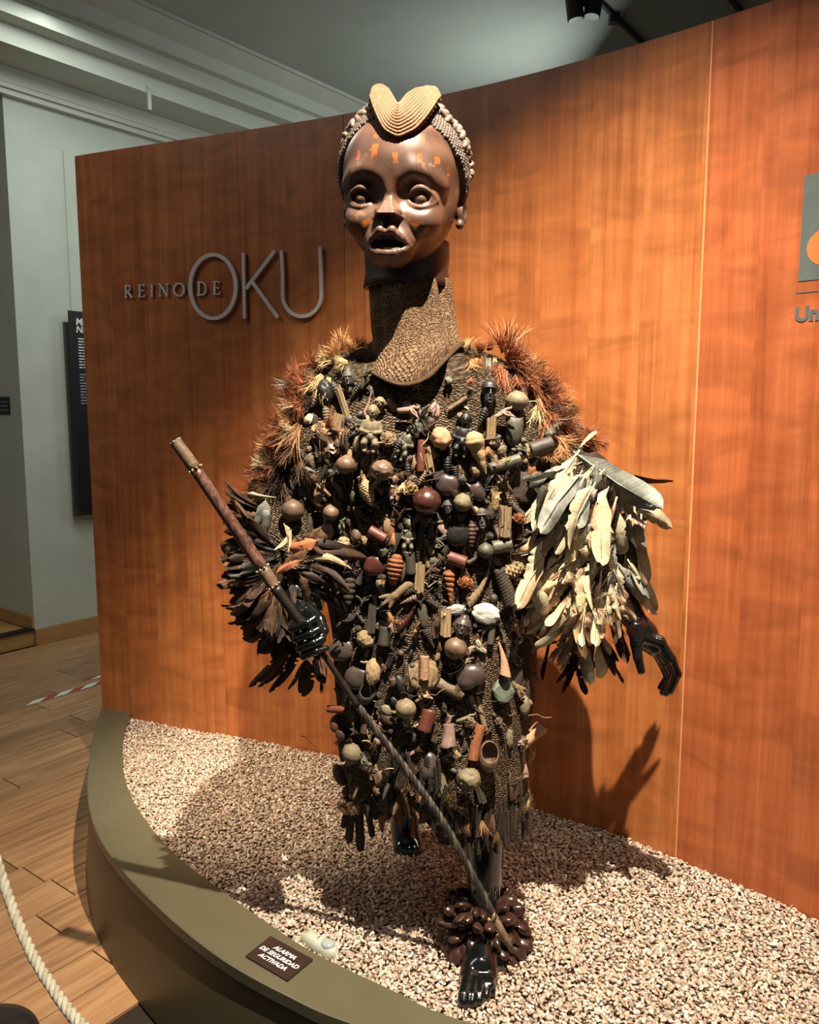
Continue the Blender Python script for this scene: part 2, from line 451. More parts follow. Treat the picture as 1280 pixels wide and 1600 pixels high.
tape((46, 1099), (188, 1057), .045, 7, .0008, 0)
tape((136, 1060), (190, 1052), .05, 4, .0018, 1)
# rope barrier
m_post = mat('post_dark', '1E0E0C', '2A1411', .35)
m_base = mat('post_base', '2A2726', '35312F', .4, metal=.3)
PB = atZ(-34, 1640, 0); 
st = empty('barrier_post', PB, 'dark brown rope barrier post with a round base at the left edge', 'barrier post')
V, Fc = lathe([(.14, 0), (.145, .006), (.14, .018), (.11, .03), (.05, .042), (.0345, .05)], 40)
obj('base', [Vector(v)+PB for v in V], Fc, m_base, st, smooth=True)
V, Fc = lathe([(.034, .045), (.034, .93), (.037, .935), (.037, .96), (.02, .975)], 24)
obj('post', [Vector(v)+PB for v in V], Fc, m_post, st, smooth=True)
V, Fc = tube([PB+Vector((.034, 0, .86)), PB+Vector((.075, 0, .86)), PB+Vector((.09, 0, .84)), PB+Vector((.075, 0, .82)), PB+Vector((.055, 0, .825))], .006, 8)
obj('hook', V, Fc, m_base, st, smooth=True)
def raypt(px, py, t): return CAM + ray(px, py)*t
rp = smoothpath([PB+Vector((.075, 0, .83)), PB+Vector((.06, -.02, .70)), raypt(0, 1361, 1.96), raypt(38, 1465, 1.85), raypt(80, 1540, 1.74), raypt(135, 1610, 1.62), raypt(260, 1720, 1.40), Vector((-.1, .75, .62)), Vector((.35, .6, .85))], 14)
m_rope = mat('white_rope', 'B9B29C', 'CFC9B6', .9, 160, .5, .002)
m_rope2 = mat('rope_fibre', 'A79F88', 'C2BBA5', .9, 200, .5, .002)
rope = empty('barrier_rope', rp[20], 'twisted off-white barrier rope sagging across the bottom left corner', 'rope')
P_, fr = frames(rp); arc = [0]
for i in range(1, len(P_)): arc.append(arc[-1]+(P_[i]-P_[i-1]).length)
# resample finely
Tn = int(arc[-1]/.004); SA = np.linspace(0, arc[-1], Tn); PX = np.array([[np.interp(s, arc, [p[k] for p in P_]) for k in range(3)] for s in SA])
PP, fr = frames([Vector(p) for p in PX])
for k in range(3):
    pth = []
    for s, p, (t_, a, c_) in zip(SA, PP, fr):
        th = 2*PI*(s/.062 + k/3); pth.append(p + a*(math.cos(th)*.0058) + c_*(math.sin(th)*.0058))
    V, Fc = tube(pth, .0066, 7); obj('strand', V, Fc, (m_rope, m_rope2, m_rope)[k], rope, smooth=True)

# ================================================================== CURVED PARTITION
wp = np.array([(-1.33, 3.43), (-.80, 3.18), (-.22, 2.95), (.164, 2.77), (.40, 2.585), (.627, 2.378), (.779, 2.25), (.886, 2.155), (1.07, 1.985)])
pc = np.polyfit(wp[:, 0], wp[:, 1], 3); pd = np.polyder(pc)
xs = np.linspace(-1.335, 1.1, 240); ysw = np.polyval(pc, xs)
xe = np.linspace(1.1, 2.3, 60)[1:]; ye = ysw[-1] + np.polyval(pd, 1.1)*(xe-1.1)
WX = np.concatenate([xs, xe]); WY = np.concatenate([ysw, ye])
WS = np.concatenate([[0], np.cumsum(np.hypot(np.diff(WX), np.diff(WY)))])
WN = np.stack([np.gradient(WY, WS), -np.gradient(WX, WS)], 1); WN /= np.linalg.norm(WN, axis=1)[:, None]   # toward camera
def wallp(s, z, off=0):
    x, y = np.interp(s, WS, WX), np.interp(s, WS, WY); nx, ny = np.interp(s, WS, WN[:, 0]), np.interp(s, WS, WN[:, 1])
    return Vector((x+nx*off, y+ny*off, z))
def wall_sz(px, py):
    d = ray(px, py); r = d.x/d.y; g = WX/WY - r; i = int(np.argmax(g > 0)); i = max(i, 1)
    k = -g[i-1]/(g[i]-g[i-1]); s = WS[i-1]+k*(WS[i]-WS[i-1]); P = wallp(s, 0); return s, CZ + d.z*P.y/d.y
ZT = 2.605
t = NT('cherry_veneer'); t.set(Roughness=.36); t.b.inputs['Specular IOR Level'].default_value = .35
uv = t.co('UV')
bands = t.n('ShaderNodeTexWhiteNoise', noise_dimensions='1D')
sep = t.n('ShaderNodeSeparateXYZ'); t.l(uv, sep.inputs[0])
bi = t.math('FLOOR', t.math('MULTIPLY', sep.outputs[0], 6.2)); t.l(bi, bands.inputs['W'])
off = t.n('ShaderNodeCombineXYZ'); t.l(t.math('MULTIPLY', bands.outputs[0], 9), off.inputs[1]); t.l(t.math('MULTIPLY', bands.outputs[0], 5), off.inputs[2])
add = t.n('ShaderNodeVectorMath', operation='ADD'); t.l(uv, add.inputs[0]); t.l(off.outputs[0], add.inputs[1])
g1 = t.noise(t.mapv(add.outputs[0], (34, 1.2, 1)), 1.0, 6, .65, .5)
g2 = t.noise(t.mapv(add.outputs[0], (220, 5, 1)), 1.0, 3, .6)
g3 = t.noise(t.mapv(add.outputs[0], (2.6, 7.5, 1)), 1.0, 3, .5, 1.6)
c = t.ramp(g1, [(.28, srgb('94552E')), (.48, srgb('AC683B')), (.72, srgb('BD7B4A'))])
c = t.mix(t.math('MULTIPLY', g2, .45), c, srgb('7A3E1C'), 'MIX')
figure = t.ramp(g3, [(.35, (.80, .78, .76, 1)), (.62, (1.22, 1.2, 1.18, 1))])
c = t.mix(.75, c, figure, 'MULTIPLY')
tint = t.ramp(bands.outputs[0], [(0, (.96, .88, .84, 1)), (.5, (1, 1, 1, 1)), (1, (1.04, 1.04, .99, 1))])
c = t.mix(.9, c, tint, 'MULTIPLY'); 
t.color(c); t.bump(g2, .04, .001); m_ven = t.m
m_ven2 = m_ven.copy(); m_ven2.name = 'cherry_veneer_red'
for nd in list(m_ven2.node_tree.nodes):
    if nd.type == 'VALTORGB' and len(nd.color_ramp.elements) == 3 and abs(nd.color_ramp.elements[0].position-.28) < .01:
        for e_, h_ in zip(nd.color_ramp.elements, ('8E4A2B', 'A55A37', 'B56B45')): e_.color = srgb(h_)
m_edge = mat('pale_edge', 'C98F5E', 'D39C6C', .5)
wallb = empty('wall_partition', wallp(1.5, 0), 'tall curved cherry-veneer partition behind the costumed figure', 'partition', kind='structure')
def wpanel(sa, sb, name='wood_panel', vm=None):
    n = max(8, int((sb-sa)/.03)); V = []; UV = []; Fc = []
    for i in range(n+1):
        s = sa+(sb-sa)*i/n
        for o_, z in ((0, .0), (0, ZT), (-.035, ZT), (-.035, 0)):
            V.append(wallp(s, z, o_)); UV.append((s, z))
    for i in range(n):
        a = i*4; e = a+4
        for k in range(4): Fc.append([a+k, e+k, e+(k+1) % 4, a+(k+1) % 4])
    Fc += [[0, 1, 2, 3], [n*4+3, n*4+2, n*4+1, n*4]]
    o = obj(name, V, Fc, vm or m_ven, wallb, uv=UV); return o
S1, _ = wall_sz(539, 480); S2, _ = wall_sz(1107, 200); 
wpanel(0, S1-.0012); wpanel(S1+.0012, S2-.002); wpanel(S2+.002, S2+1.25, vm=m_ven2)
b = B()
V = [wallp(S1-.0012, 0, -.002), wallp(S1+.0012, 0, -.002), wallp(S1+.0012, 0, -.03), wallp(S1-.0012, 0, -.03)]
m_jdark = mat('joint_line', '9A5E34', 'A4673B', .6)
b.hexa(V+[v+Vector((0, 0, ZT-.002)) for v in V]); b.make('panel_joint', m_jdark, wallb)
b = B(); V = [wallp(S2-.002, 0, .0008), wallp(S2+.002, 0, .0008), wallp(S2+.002, 0, -.03), wallp(S2-.002, 0, -.03)]
b.hexa(V+[v+Vector((0, 0, ZT)) for v in V]); b.make('panel_joint', m_edge, wallb, label='pale panel joint')

# lettering
m_met = mat('brushed_metal', 'BFC0C2', 'C6C7C9', .5, 60, metal=.0, stretch=(1, 1, 8))
def ribbon(pts, wd, t0, t1, closed=False, widths=None):
    """pts in (s,z); returns V,F of a flat bar following the wall"""
    n = len(pts); V = []; Fc = []
    P = [Vector((a, c)) for a, c in pts]
    for i in range(n):
        a = P[(i-1) % n] if closed else P[max(i-1, 0)]; c = P[(i+1) % n] if closed else P[min(i+1, n-1)]
        d = (c-a).normalized(); q = Vector((-d.y, d.x)); ww = (widths[i] if widths else wd)/2
        l, r = P[i]+q*ww, P[i]-q*ww
        V += [wallp(l.x, l.y, t0), wallp(r.x, r.y, t0), wallp(r.x, r.y, t1), wallp(l.x, l.y, t1)]
    for i in range(n if closed else n-1):
        a = 4*i; e = 4*((i+1) % n)
        for k in range(4): Fc.append([a+k, a+(k+1) % 4, e+(k+1) % 4, e+k])
    if not closed: Fc += [[3, 2, 1, 0], [4*n-4, 4*n-3, 4*n-2, 4*n-1]]
    return V, Fc
def sz(l): return [wall_sz(x, y) for x, y in l]
sg = empty('wall_lettering', wallp(*wall_sz(420, 450), .015), 'large thin grey metal letters spelling OKU on the wood partition', 'sign')
b = B(); O = sz([(336.5+35.5*math.cos(a)-1.5*math.sin(a)*0, 448.5+49.5*math.sin(a)) for a in np.linspace(0, 2*PI, 64, endpoint=False)])
b.add(*ribbon(O, .0125, .006, .016, True, [.0125+.004*abs(math.cos(a)) for a in np.linspace(0, 2*PI, 64, endpoint=False)])); b.make('letter', m_met, sg)
b = B(); b.add(*ribbon(sz([(383.5, 396), (385.5, 498)]), .0125, .006, .016)); b.add(*ribbon(sz([(387.5, 452), (433, 392.5)]), .0125, .006, .0158)); b.add(*ribbon(sz([(397.5, 441), (437.5, 496.5)]), .0135, .006, .0162)); b.make('letter', m_met, sg)
b = B(); U = [(442.5, 392), (445, 455)] + [(474.5+29.5*math.cos(a)*(1), 461+33.5*math.sin(a)) for a in np.linspace(PI, 0, 22)] + [(505, 440), (503, 387)]
U = [(443, 392), (445, 430)] + [(475+30*math.cos(a), 462+33*math.sin(a)) for a in np.linspace(PI*.98, .03, 22)] + [(504.7, 430), (503.3, 387)]
b.add(*ribbon(sz(U), .0125, .006, .016)); b.make('letter', m_met, sg)
sg2 = empty('wall_lettering', wallp(*wall_sz(270, 456), .015), 'small serif grey metal letters spelling REINO DE on the wood partition', 'sign')
def arcp(cx, cy, rx, ry, a0, a1, n=12): return [(cx+rx*math.cos(a), cy+ry*math.sin(a)) for a in np.linspace(math.radians(a0), math.radians(a1), n)]
TH, TN = .17, .07
GL = {
 'R': [([(.22, 0), (.22, 1)], TH), ([(.05, .03), (.4, .03)], TN), ([(.05, .97), (.3, .97)], TN), ([(.25, .96)]+arcp(.42, .74, .26, .23, 90, -90)+[(.25, .50)], .11), ([(.42, .5), (.85, .03)], TH), ([(.78, .03), (1, .03)], TN)],
 'E': [([(.25, 0), (.25, 1)], TH), ([(.05, .03), (.85, .03)], TN), ([(.05, .97), (.82, .97)], TN), ([(.25, .5), (.68, .5)], TN), ([(.84, .0), (.9, .24)], TN), ([(.80, 1), (.80, .78)], TN), ([(.68, .4), (.68, .6)], TN)],
 'I': [([(.5, 0), (.5, 1)], TH), ([(.2, .03), (.8, .03)], TN), ([(.2, .97), (.8, .97)], TN)],
 'N': [([(.18, 0), (.18, 1)], TN), ([(.16, .97), (.82, .04)], TH), ([(.84, 0), (.84, 1)], TN), ([(.03, .03), (.33, .03)], TN), ([(.68, .97), (1, .97)], TN), ([(0, .97), (.22, .97)], TN)],
 'O': [(arcp(.5, .5, .40, .47, 0, 360, 28)[:-1], 'C')],
 'D': [([(.22, 0), (.22, 1)], TH), ([(.05, .03), (.4, .03)]+arcp(.42, .5, .42, .47, -85, 85, 14)+[(.4, .97), (.05, .97)], .12)]}
for ch, x0, x1, y0, y1 in (('R', 196.5, 210.5, 446, 465.5), ('E', 218, 230, 445, 464.5), ('I', 236.5, 243.5, 444.5, 464), ('N', 249.5, 267, 443.5, 463.5), ('O', 272.5, 292, 442.5, 463.5), ('D', 309.5, 327, 441, 462), ('E', 334.5, 347.5, 440, 460.5)):
    b = B(); e = 0
    for pts, wd in GL[ch]:
        H = abs(wall_sz(x0, y0)[1]-wall_sz(x0, y1)[1]); q = sz([(x0+(x1-x0)*a, y1+(y0-y1)*c) for a, c in pts]); e += .0002
        if wd == 'C': b.add(*ribbon(q, 0, .005, .011, True, [H*(.07+.10*abs(math.cos(a))) for a in np.linspace(0, 2*PI, len(q), endpoint=False)]))
        else: b.add(*ribbon(q, wd*H, .005, .011+e))
    b.make('letter', m_met, sg2)
# logo at the right edge
m_logo = mat('logo_grey', '4A5453', '525C5A', .55)
lg = empty('wall_logo', wallp(*wall_sz(1300, 380), .0), 'grey square emblem with round wood-coloured shapes at the right edge of the partition', 'logo')
def wrect(b, s0, s1, z0, z1, t0, t1, n=8):
    for i in range(n):
        a, c = s0+(s1-s0)*i/n, s0+(s1-s0)*(i+1)/n
        b.hexa([wallp(a, z0, t1), wallp(c, z0, t1), wallp(c, z0, t0), wallp(a, z0, t0), wallp(a, z1, t1), wallp(c, z1, t1), wallp(c, z1, t0), wallp(a, z1, t0)])
sL, zTp = wall_sz(1257.5, 274); _, zBt = wall_sz(1248, 440)
HH = zTp-zBt
b = B(); wrect(b, sL, sL+HH, zBt, zTp, .0002, .0015); b.make('square', m_logo, lg)
t = NT('veneer_cutout'); t.set(Roughness=.4); t.color(t.ramp(t.noise(t.mapv(t.co('Object'), (30, 30, 1)), 1), [(.3, srgb('A9602F')), (.7, srgb('BE7640'))])); m_cut = t.m
def wdisc(cs, cz, r, t0=.0015, t1=.0022, n=28):
    V = [wallp(cs, cz, t1)] + [wallp(cs+r*math.cos(a), cz+r*math.sin(a), t1) for a in np.linspace(0, 2*PI, n, endpoint=False)]
    return V, [[0, 1+k, 1+(k+1) % n] for k in range(n)]
sc, zc = wall_sz(1290, 385)
b = B(); b.add(*wdisc(sc, zc, HH*.17)); b.make('round_shape', m_cut, lg)
b = B(); b.add(*wdisc(sc+.02, zc+HH*.30, HH*.09)); b.make('round_shape', m_cut, lg)
s_, z_ = wall_sz(1244, 458); b = B(); wrect(b, s_, s_+HH*1.15, z_-.0012, z_+.0012, .0002, .0012); b.make('rule', m_logo, lg)
s_, z_ = wall_sz(1242, 502); _, z2_ = wall_sz(1242, 480)
me = text_mesh('Un', (z2_-z_)*1.42, 0, .0022, .0006)
V = np.array([wallp(s_+v.co.x, z_+v.co.y, .0012+v.co.z)[:] for v in me.vertices]); o = obj('letters', V, [list(p.vertices) for p in me.polygons], m_logo, lg)

# ================================================================== PLINTH
ZR = .32; ZG = .298
outer = [atZ(x, y, ZR) for x, y in ((159, 1103), (143, 1165), (136, 1230), (147, 1290), (180, 1346), (250, 1420), (340, 1494), (450, 1556), (562, 1603))]
inner = [atZ(x, y, ZR) for x, y in ((210, 1103), (194, 1140), (191, 1185), (206, 1245), (262, 1322), (345, 1389), (420, 1442), (490, 1487), (600, 1540), (735, 1597))]
outer += [Vector((.35, 1.40, ZR)), Vector((.85, 1.22, ZR)), Vector((1.35, 1.13, ZR)), Vector((1.9, 1.14, ZR)), Vector((2.35, 1.22, ZR))]
inner += [Vector((.55, 1.47, ZR)), Vector((1.0, 1.34, ZR)), Vector((1.5, 1.28, ZR)), Vector((2.0, 1.30, ZR)), Vector((2.3, 1.38, ZR))]
def resample(P, n):
    P = smoothpath(P, 10); a = [0]
    for i in range(1, len(P)): a.append(a[-1]+(P[i]-P[i-1]).length)
    return [Vector([np.interp(s, a, [p[k] for p in P]) for k in range(3)]) for s in np.linspace(0, a[-1], n)]
NO = 150; OU = resample(outer, NO); IN = resample(inner, NO)
# cross-section points follow rays between matching inner/outer samples
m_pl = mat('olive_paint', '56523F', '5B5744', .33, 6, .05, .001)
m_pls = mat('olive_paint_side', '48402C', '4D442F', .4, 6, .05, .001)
pl = empty('display_plinth', (0, 2.3, 0), 'curved olive-painted plinth with a wide flat rim around the gravel bed', 'plinth')
V = []; Fc = []
for o_, i_ in zip(OU, IN):
    d = (i_-o_).normalized()
    V += [o_+Vector((0, 0, -.03)), o_+Vector((0, 0, -.002)), o_+d*.003, i_-d*.002, i_+Vector((0, 0, -.003)), i_+Vector((0, 0, -.09))]
for k in range(NO-1):
    for j in range(5): Fc.append([k*6+j, k*6+j+1, k*6+6+j+1, k*6+6+j])
Fc += [[5, 4, 3, 2, 1, 0]]
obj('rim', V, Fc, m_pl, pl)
V = []; Fc = []
CN = Vector((.6, 2.6, 0))
for o_ in OU:
    out = Vector((o_.x-.55, (o_.y-3.0), 0)).normalized()
    for dz, df in ((-.028, -.012), (-.10, -.004), (-.2, .008), (-.30, .018), (-ZR, .02)):
        V.append(Vector((o_.x+out.x*df, o_.y+out.y*df, ZR+dz)))
for k in range(NO-1):
    for j in range(4): Fc.append([k*5+j+1, k*5+j, k*5+5+j, k*5+5+j+1])
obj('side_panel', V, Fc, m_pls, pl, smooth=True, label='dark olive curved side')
# gravel
bx = [(p.x, p.y) for p in IN]
poly = np.array(bx + [(np.interp(s, WS, WX), np.interp(s, WS, WY)) for s in np.linspace(min(WS[-1], 3.3), 0.12, 60)])
def inside(px, py, poly):
    r = np.zeros(len(px), bool); j = len(poly)-1
    for i in range(len(poly)):
        xi, yi = poly[i]; xj, yj = poly[j]
        c = ((yi > py) != (yj > py)) & (px < (xj-xi)*(py-yi)/(yj-yi+1e-12)+xi); r ^= c; j = i
    return r
def gz(x, y):
    return ZG + .008*np.sin(x*3.1+1)*np.sin(y*4.3) + .005*np.sin(x*9.7+2)*np.cos(y*8.1)
g = .0082; gx, gy = np.meshgrid(np.arange(-1.4, 2.1, g), np.arange(1.2, 3.5, g)); gx = gx.ravel(); gy = gy.ravel()
gx = gx + RS.uniform(-.5, .5, len(gx))*g*1.1; gy = gy + RS.uniform(-.5, .5, len(gy))*g*1.1
k = inside(gx, gy, poly) & (gx/gy < .62); gx = gx[k]; gy = gy[k]; N = len(gx)
print('stones', N)
ico = bpy.data.meshes.new('i'); import bmesh
bm = bmesh.new(); bmesh.ops.create_icosphere(bm, subdivisions=1, radius=1); IV = np.array([v.co[:] for v in bm.verts]); IF = np.array([[v.index for v in f.verts] for f in bm.faces]); bm.free()
kinds = []
for q in range(24):
    a = IV*(1+RS.uniform(-.42, .35, (12, 1))); a = np.sign(a)*np.abs(a)**.9; kinds.append(a)
kinds = np.array(kinds)
kv = kinds[RS.randint(0, 24, N)]                                    # N,12,3
r = RS.uniform(.0040, .0068, (N, 1, 1)); kv = kv*r*np.stack([RS.uniform(.85, 1.6, N), RS.uniform(.7, 1.1, N), RS.uniform(.30, .65, N)], 1)[:, None, :]
th = RS.uniform(0, 2*PI, N); tx = RS.normal(0, .6, N)
cx, sx = np.cos(tx)[:, None], np.sin(tx)[:, None]; ct, stt = np.cos(th)[:, None], np.sin(th)[:, None]
x, y, z = kv[..., 0], kv[..., 1], kv[..., 2]; x, z = x*cx+z*sx, -x*sx+z*cx
x, y = x*ct-y*stt, x*stt+y*ct
gzz = gz(gx, gy) + RS.uniform(-.0035, .004, N)
GV = np.stack([x+gx[:, None], y+gy[:, None], z+gzz[:, None]], -1).reshape(-1, 3)
GF = (IF[None]+12*np.arange(N)[:, None, None]).reshape(-1, 3)
pal = np.array([srgb(h) for h in ('C9B5A0', 'B9A28D', 'D8C8B5', 'A8907C', 'BFA898', 'C4A58F', '9C887A', 'E0D3C2')])
gc = pal[RS.randint(0, len(pal), N)]; gc[:, :3] *= RS.uniform(.8, 1.1, (N, 1)); gc = np.repeat(gc, 12, 0)
m_gr = colmat('gravel_stone', .85)
grav = obj('gravel_bed', GV, GF, m_gr, None, col=gc, kind='stuff', label='pale pinkish-beige crushed gravel filling the curved plinth', cat='gravel')
# bed below the stones
b = B(); n = len(poly); V = [(x, y, ZG-.012) for x, y in poly]
tess = geometry.tessellate_polygon([[Vector(v) for v in V]])
m_bed = mat('gravel_bed_base', '6E5C4E', '8A7767', .95, 200)
o = obj('gravel_base', V, [list(t_) for t_ in tess], m_bed, pl)
# alarm sign and sensor
m_sign = mat('sign_brown', '2A1C16', '30211A', .45)
cs = [atZ(x, y, ZR+.003) for x, y in ((383.5, 1494.5), (449, 1533), (489, 1499.5), (423, 1463.5))]
sn = empty('alarm_sign', sum(cs, Vector())/4-Vector((0, 0, .003)), 'small dark brown sign with white slanted lettering ALARMA DE SEGURIDAD ACTIVADA on the rim', 'sign')
b = B(); b.hexa([v-Vector((0, 0, .003)) for v in cs]+[v+Vector((0, 0, .002)) for v in cs]); b.make('plate', m_sign, sn)
X = (cs[1]-cs[0]).normalized(); Z = Vector((0, 0, 1)); Yv = Z.cross(X)
wS = (cs[1]-cs[0]).length; hS = (cs[3]-cs[0]).dot(Yv)
mid = sum(cs, Vector())/4
for i, ln in enumerate(('ALARMA', 'DE SEGURIDAD', 'ACTIVADA')):
    me = text_mesh(ln, .0180, .22, .00035, .0003, 'CENTER')
    P = mid + Yv*(.0205-.0200*i-.0062) + X*(.0) + Vector((0, 0, .0024))
    M = Matrix(((X.x, Yv.x, Z.x, P.x), (X.y, Yv.y, Z.y, P.y), (X.z, Yv.z, Z.z, P.z), (0, 0, 0, 1)))
    text_obj('lettering', me, M, m_white, sn)
m_pir = mat('ivory_plastic', 'ACAFA0', 'B3B6A7', .4); m_lens = mat('lens_plastic', '929C98', '9AA4A0', .15)
pa, pb = atZ(472, 1462, .31), atZ(527, 1490, .31); ax = (pb-pa).normalized(); lat = Vector((-ax.y, ax.x, 0)); mid = (pa+pb)/2+Vector((0, 0, .007)); Lh = (pb-pa).length/2*1.03
se = empty('alarm_sensor', mid-Vector((0, 0, .02)), 'ivory oval alarm sensor lying on the gravel beside the rim', 'sensor')
V = []; Fc = []; n = 28; mseg = 22
for i in range(mseg+1):
    u = -1+2*i/mseg; wv = (max(0, 1-abs(u)**2.6))**.5*(.021+.004*u); hv = (max(0, 1-abs(u)**3))**.5*.024
    for k in range(n):
        a = 2*PI*k/n; V.append(mid+ax*(u*Lh)+lat*(math.cos(a)*wv)+Vector((0, 0, -.012+math.copysign(abs(math.sin(a))**.8, math.sin(a))*hv)))
for i in range(mseg):
    for k in range(n): Fc.append([i*n+k, i*n+(k+1) % n, (i+1)*n+(k+1) % n, (i+1)*n+k])
obj('housing', V, Fc, m_pir, se, smooth=True)
V = []; Fc = []; c_ = mid+ax*(Lh*.46)+Vector((0, 0, .005))
for i in range(9):
    ph = i/8*PI/2
    for k in range(24):
        a = 2*PI*k/24; V.append(c_+ax*(math.cos(a)*math.cos(ph)*.0195)+lat*(math.sin(a)*math.cos(ph)*.0165)+Vector((0, 0, math.sin(ph)*.0105)))
for i in range(8):
    for k in range(24): Fc.append([i*24+k, i*24+(k+1) % 24, (i+1)*24+(k+1) % 24, (i+1)*24+k])
obj('lens', V, Fc, m_lens, se, smooth=True, label='frosted round lens window')
b = B(); q = mid+ax*(-Lh*.02)+Vector((0, 0, .0118)); Mx = Matrix.Translation(q) @ Matrix(((ax.x, lat.x, 0, 0), (ax.y, lat.y, 0, 0), (0, 0, 1, 0), (0, 0, 0, 1)))
b.box((0, 0, 0), (.0018, .010, .002), Mx); b.make('indicator_slot', m_black, se)
# ================================================================== COSTUMED FIGURE
m_skin = mat('mannequin_gloss', '0C0D0D', '101212', .16, 20, .02, .001, coat=.6, spec=.6)
# knitted cloth
def knit(name, c1, c2, c3, su=150, sv=210, bumps=1.0):
    t = NT(name); t.set(Roughness=.95); t.b.inputs['Specular IOR Level'].default_value = .15
    uv = t.co('UV'); vo = t.t.nodes.new('ShaderNodeTexVoronoi'); vo.feature = 'F1'; vo.inputs['Scale'].default_value = 1; vo.inputs['Randomness'].default_value = .42
    mp = t.t.nodes.new('ShaderNodeMapping'); mp.inputs['Scale'].default_value = (su, sv, 1); mp.inputs['Rotation'].default_value = (0, 0, math.radians(24))
    nz = t.t.nodes.new('ShaderNodeTexNoise'); nz.inputs['Scale'].default_value = 9; t.l(uv, nz.inputs['Vector'])
    mx = t.n('ShaderNodeVectorMath', operation='SCALE'); t.l(nz.outputs[1], mx.inputs[0]); mx.inputs['Scale'].default_value = .035
    ad = t.n('ShaderNodeVectorMath', operation='ADD'); t.l(uv, ad.inputs[0]); t.l(mx.outputs[0], ad.inputs[1])
    t.l(ad.outputs[0], mp.inputs[0]); t.l(mp.outputs[0], vo.inputs['Vector'])
    cell = t.t.nodes.new('ShaderNodeTexWhiteNoise'); t.l(vo.outputs['Position'], cell.inputs['Vector'])
    c = t.ramp(cell.outputs[0], [(0, srgb(c1)), (.55, srgb(c2)), (1, srgb(c3))])
    gap_shade = t.ramp(vo.outputs['Distance'], [(.34, (1, 1, 1, 1)), (.60, (.30, .28, .26, 1))])  # crevice shade between stitches painted into the colour
    c = t.mix(1, c, gap_shade, 'MULTIPLY')
    big = t.ramp(t.noise(uv, 7, 4), [(.35, (.78, .78, .78, 1)), (.65, (1.12, 1.12, 1.12, 1))]); c = t.mix(.8, c, big, 'MULTIPLY')
    t.color(c)
    h = t.math('SUBTRACT', 1.0, t.math('POWER', vo.outputs['Distance'], 2.0)); t.bump(h, bumps, .012); return t.m
m_knit = knit('knitted_cord', '4E4134', '6E5C48', '8A7861', 160, 210, 1.0)
m_knit2 = knit('knitted_tan', '6C5240', '8E7056', 'AA8B6C', 250, 330, .9)

def loft(rings, nth=96, sub=7, disp=0, seed=0, expo=2.3, fold=0, zfun=None, ufac=1.0):
    """rings: (cx, cy, z, a, b). returns V,F,UV and the grid"""
    R = np.array(rings, float); n = len(R); T = np.linspace(0, n-1, (n-1)*sub+1)
    pts = [Vector((r[0], r[1], r[2])) for r in R]
    def cr(col):
        out = []
        for t_ in T:
            i = min(int(t_), n-2); u = t_-i; p0, p1, p2, p3 = col[max(i-1, 0)], col[i], col[i+1], col[min(i+2, n-1)]
            out.append(.5*((2*p1)+(-p0+p2)*u+(2*p0-5*p1+4*p2-p3)*u*u+(-p0+3*p1-3*p2+p3)*u**3))
        return np.array(out)
    C = np.stack([cr(R[:, k]) for k in range(R.shape[1])], 1)
    V = []; UV = []; 
    for j, c in enumerate(C):
        for k in range(nth+1):
            th = 2*PI*k/nth - PI/2 + PI    # seam at the back
            ct, st_ = math.cos(th), math.sin(th)
            e = 2/expo; x = math.copysign(abs(ct)**e, ct)*c[3]; y = math.copysign(abs(st_)**e, st_)*c[4]
            p = Vector((c[0]+x, c[1]+y, c[2])); f = 0
            if disp: f += disp*noise.noise(Vector((p.x*9, p.y*9, p.z*6+seed*7.3)))
            if fold: f += fold*noise.noise(Vector((math.cos(th)*2.6+seed, math.sin(th)*2.6, p.z*1.6)))
            nrm = Vector((ct, st_, 0)); p = p + nrm*f
            if zfun: p.z = zfun(p, j/(len(C)-1), p.z)
            V.append(p); UV.append((k/nth*ufac*(c[3]+c[4])*3.14, c[2]))
    m = nth+1; Fc = [[j*m+k, j*m+k+1, (j+1)*m+k+1, (j+1)*m+k] for j in range(len(C)-1) for k in range(nth)]
    return V, Fc, UV, C
def sil(rows):
    out = []
    for py, xl, xr, Y, b_ in rows:
        l, r = atY(xl, py, Y), atY(xr, py, Y); out.append(((l.x+r.x)/2, Y, l.z, (r.x-l.x)/2, b_))
    return out
ROBE = sil([(533, 600, 705, 2.08, .06), (542, 572, 728, 2.08, .09), (558, 520, 775, 2.08, .12), (585, 484, 822, 2.08, .15), (630, 460, 856, 2.08, .172), (690, 452, 868, 2.07, .185), (760, 474, 850, 2.07, .19),
            (850, 503, 838, 2.07, .19), (950, 516, 830, 2.06, .195), (1050, 522, 828, 2.055, .205), (1150, 526, 826, 2.05, .21), (1200, 538, 826, 2.05, .215), (1250, 546, 822, 2.06, .215)])
def zf(p, f, z):
    if f < .86: return z
    px, py = to_px(p); q = (f-.86)/.14
    lift = max(0, 1-abs(px-640)/48)**.7*.10 + (.035 if px < 600 else 0)
    return z + q*(lift if p.y < 2.05 else .02)
RV, RF, RUV, RC = loft(ROBE, 120, 9, .014, 1, 2.25, .03, zf)
robe_root = empty('costume_robe', (.05, 2.07, ZG), 'brown knitted ritual robe covered with seeds, shells, carvings and feathers, worn by the black mannequin', 'robe')
obj('robe_cloth', RV, RF, m_knit, robe_root, True, uv=RUV)
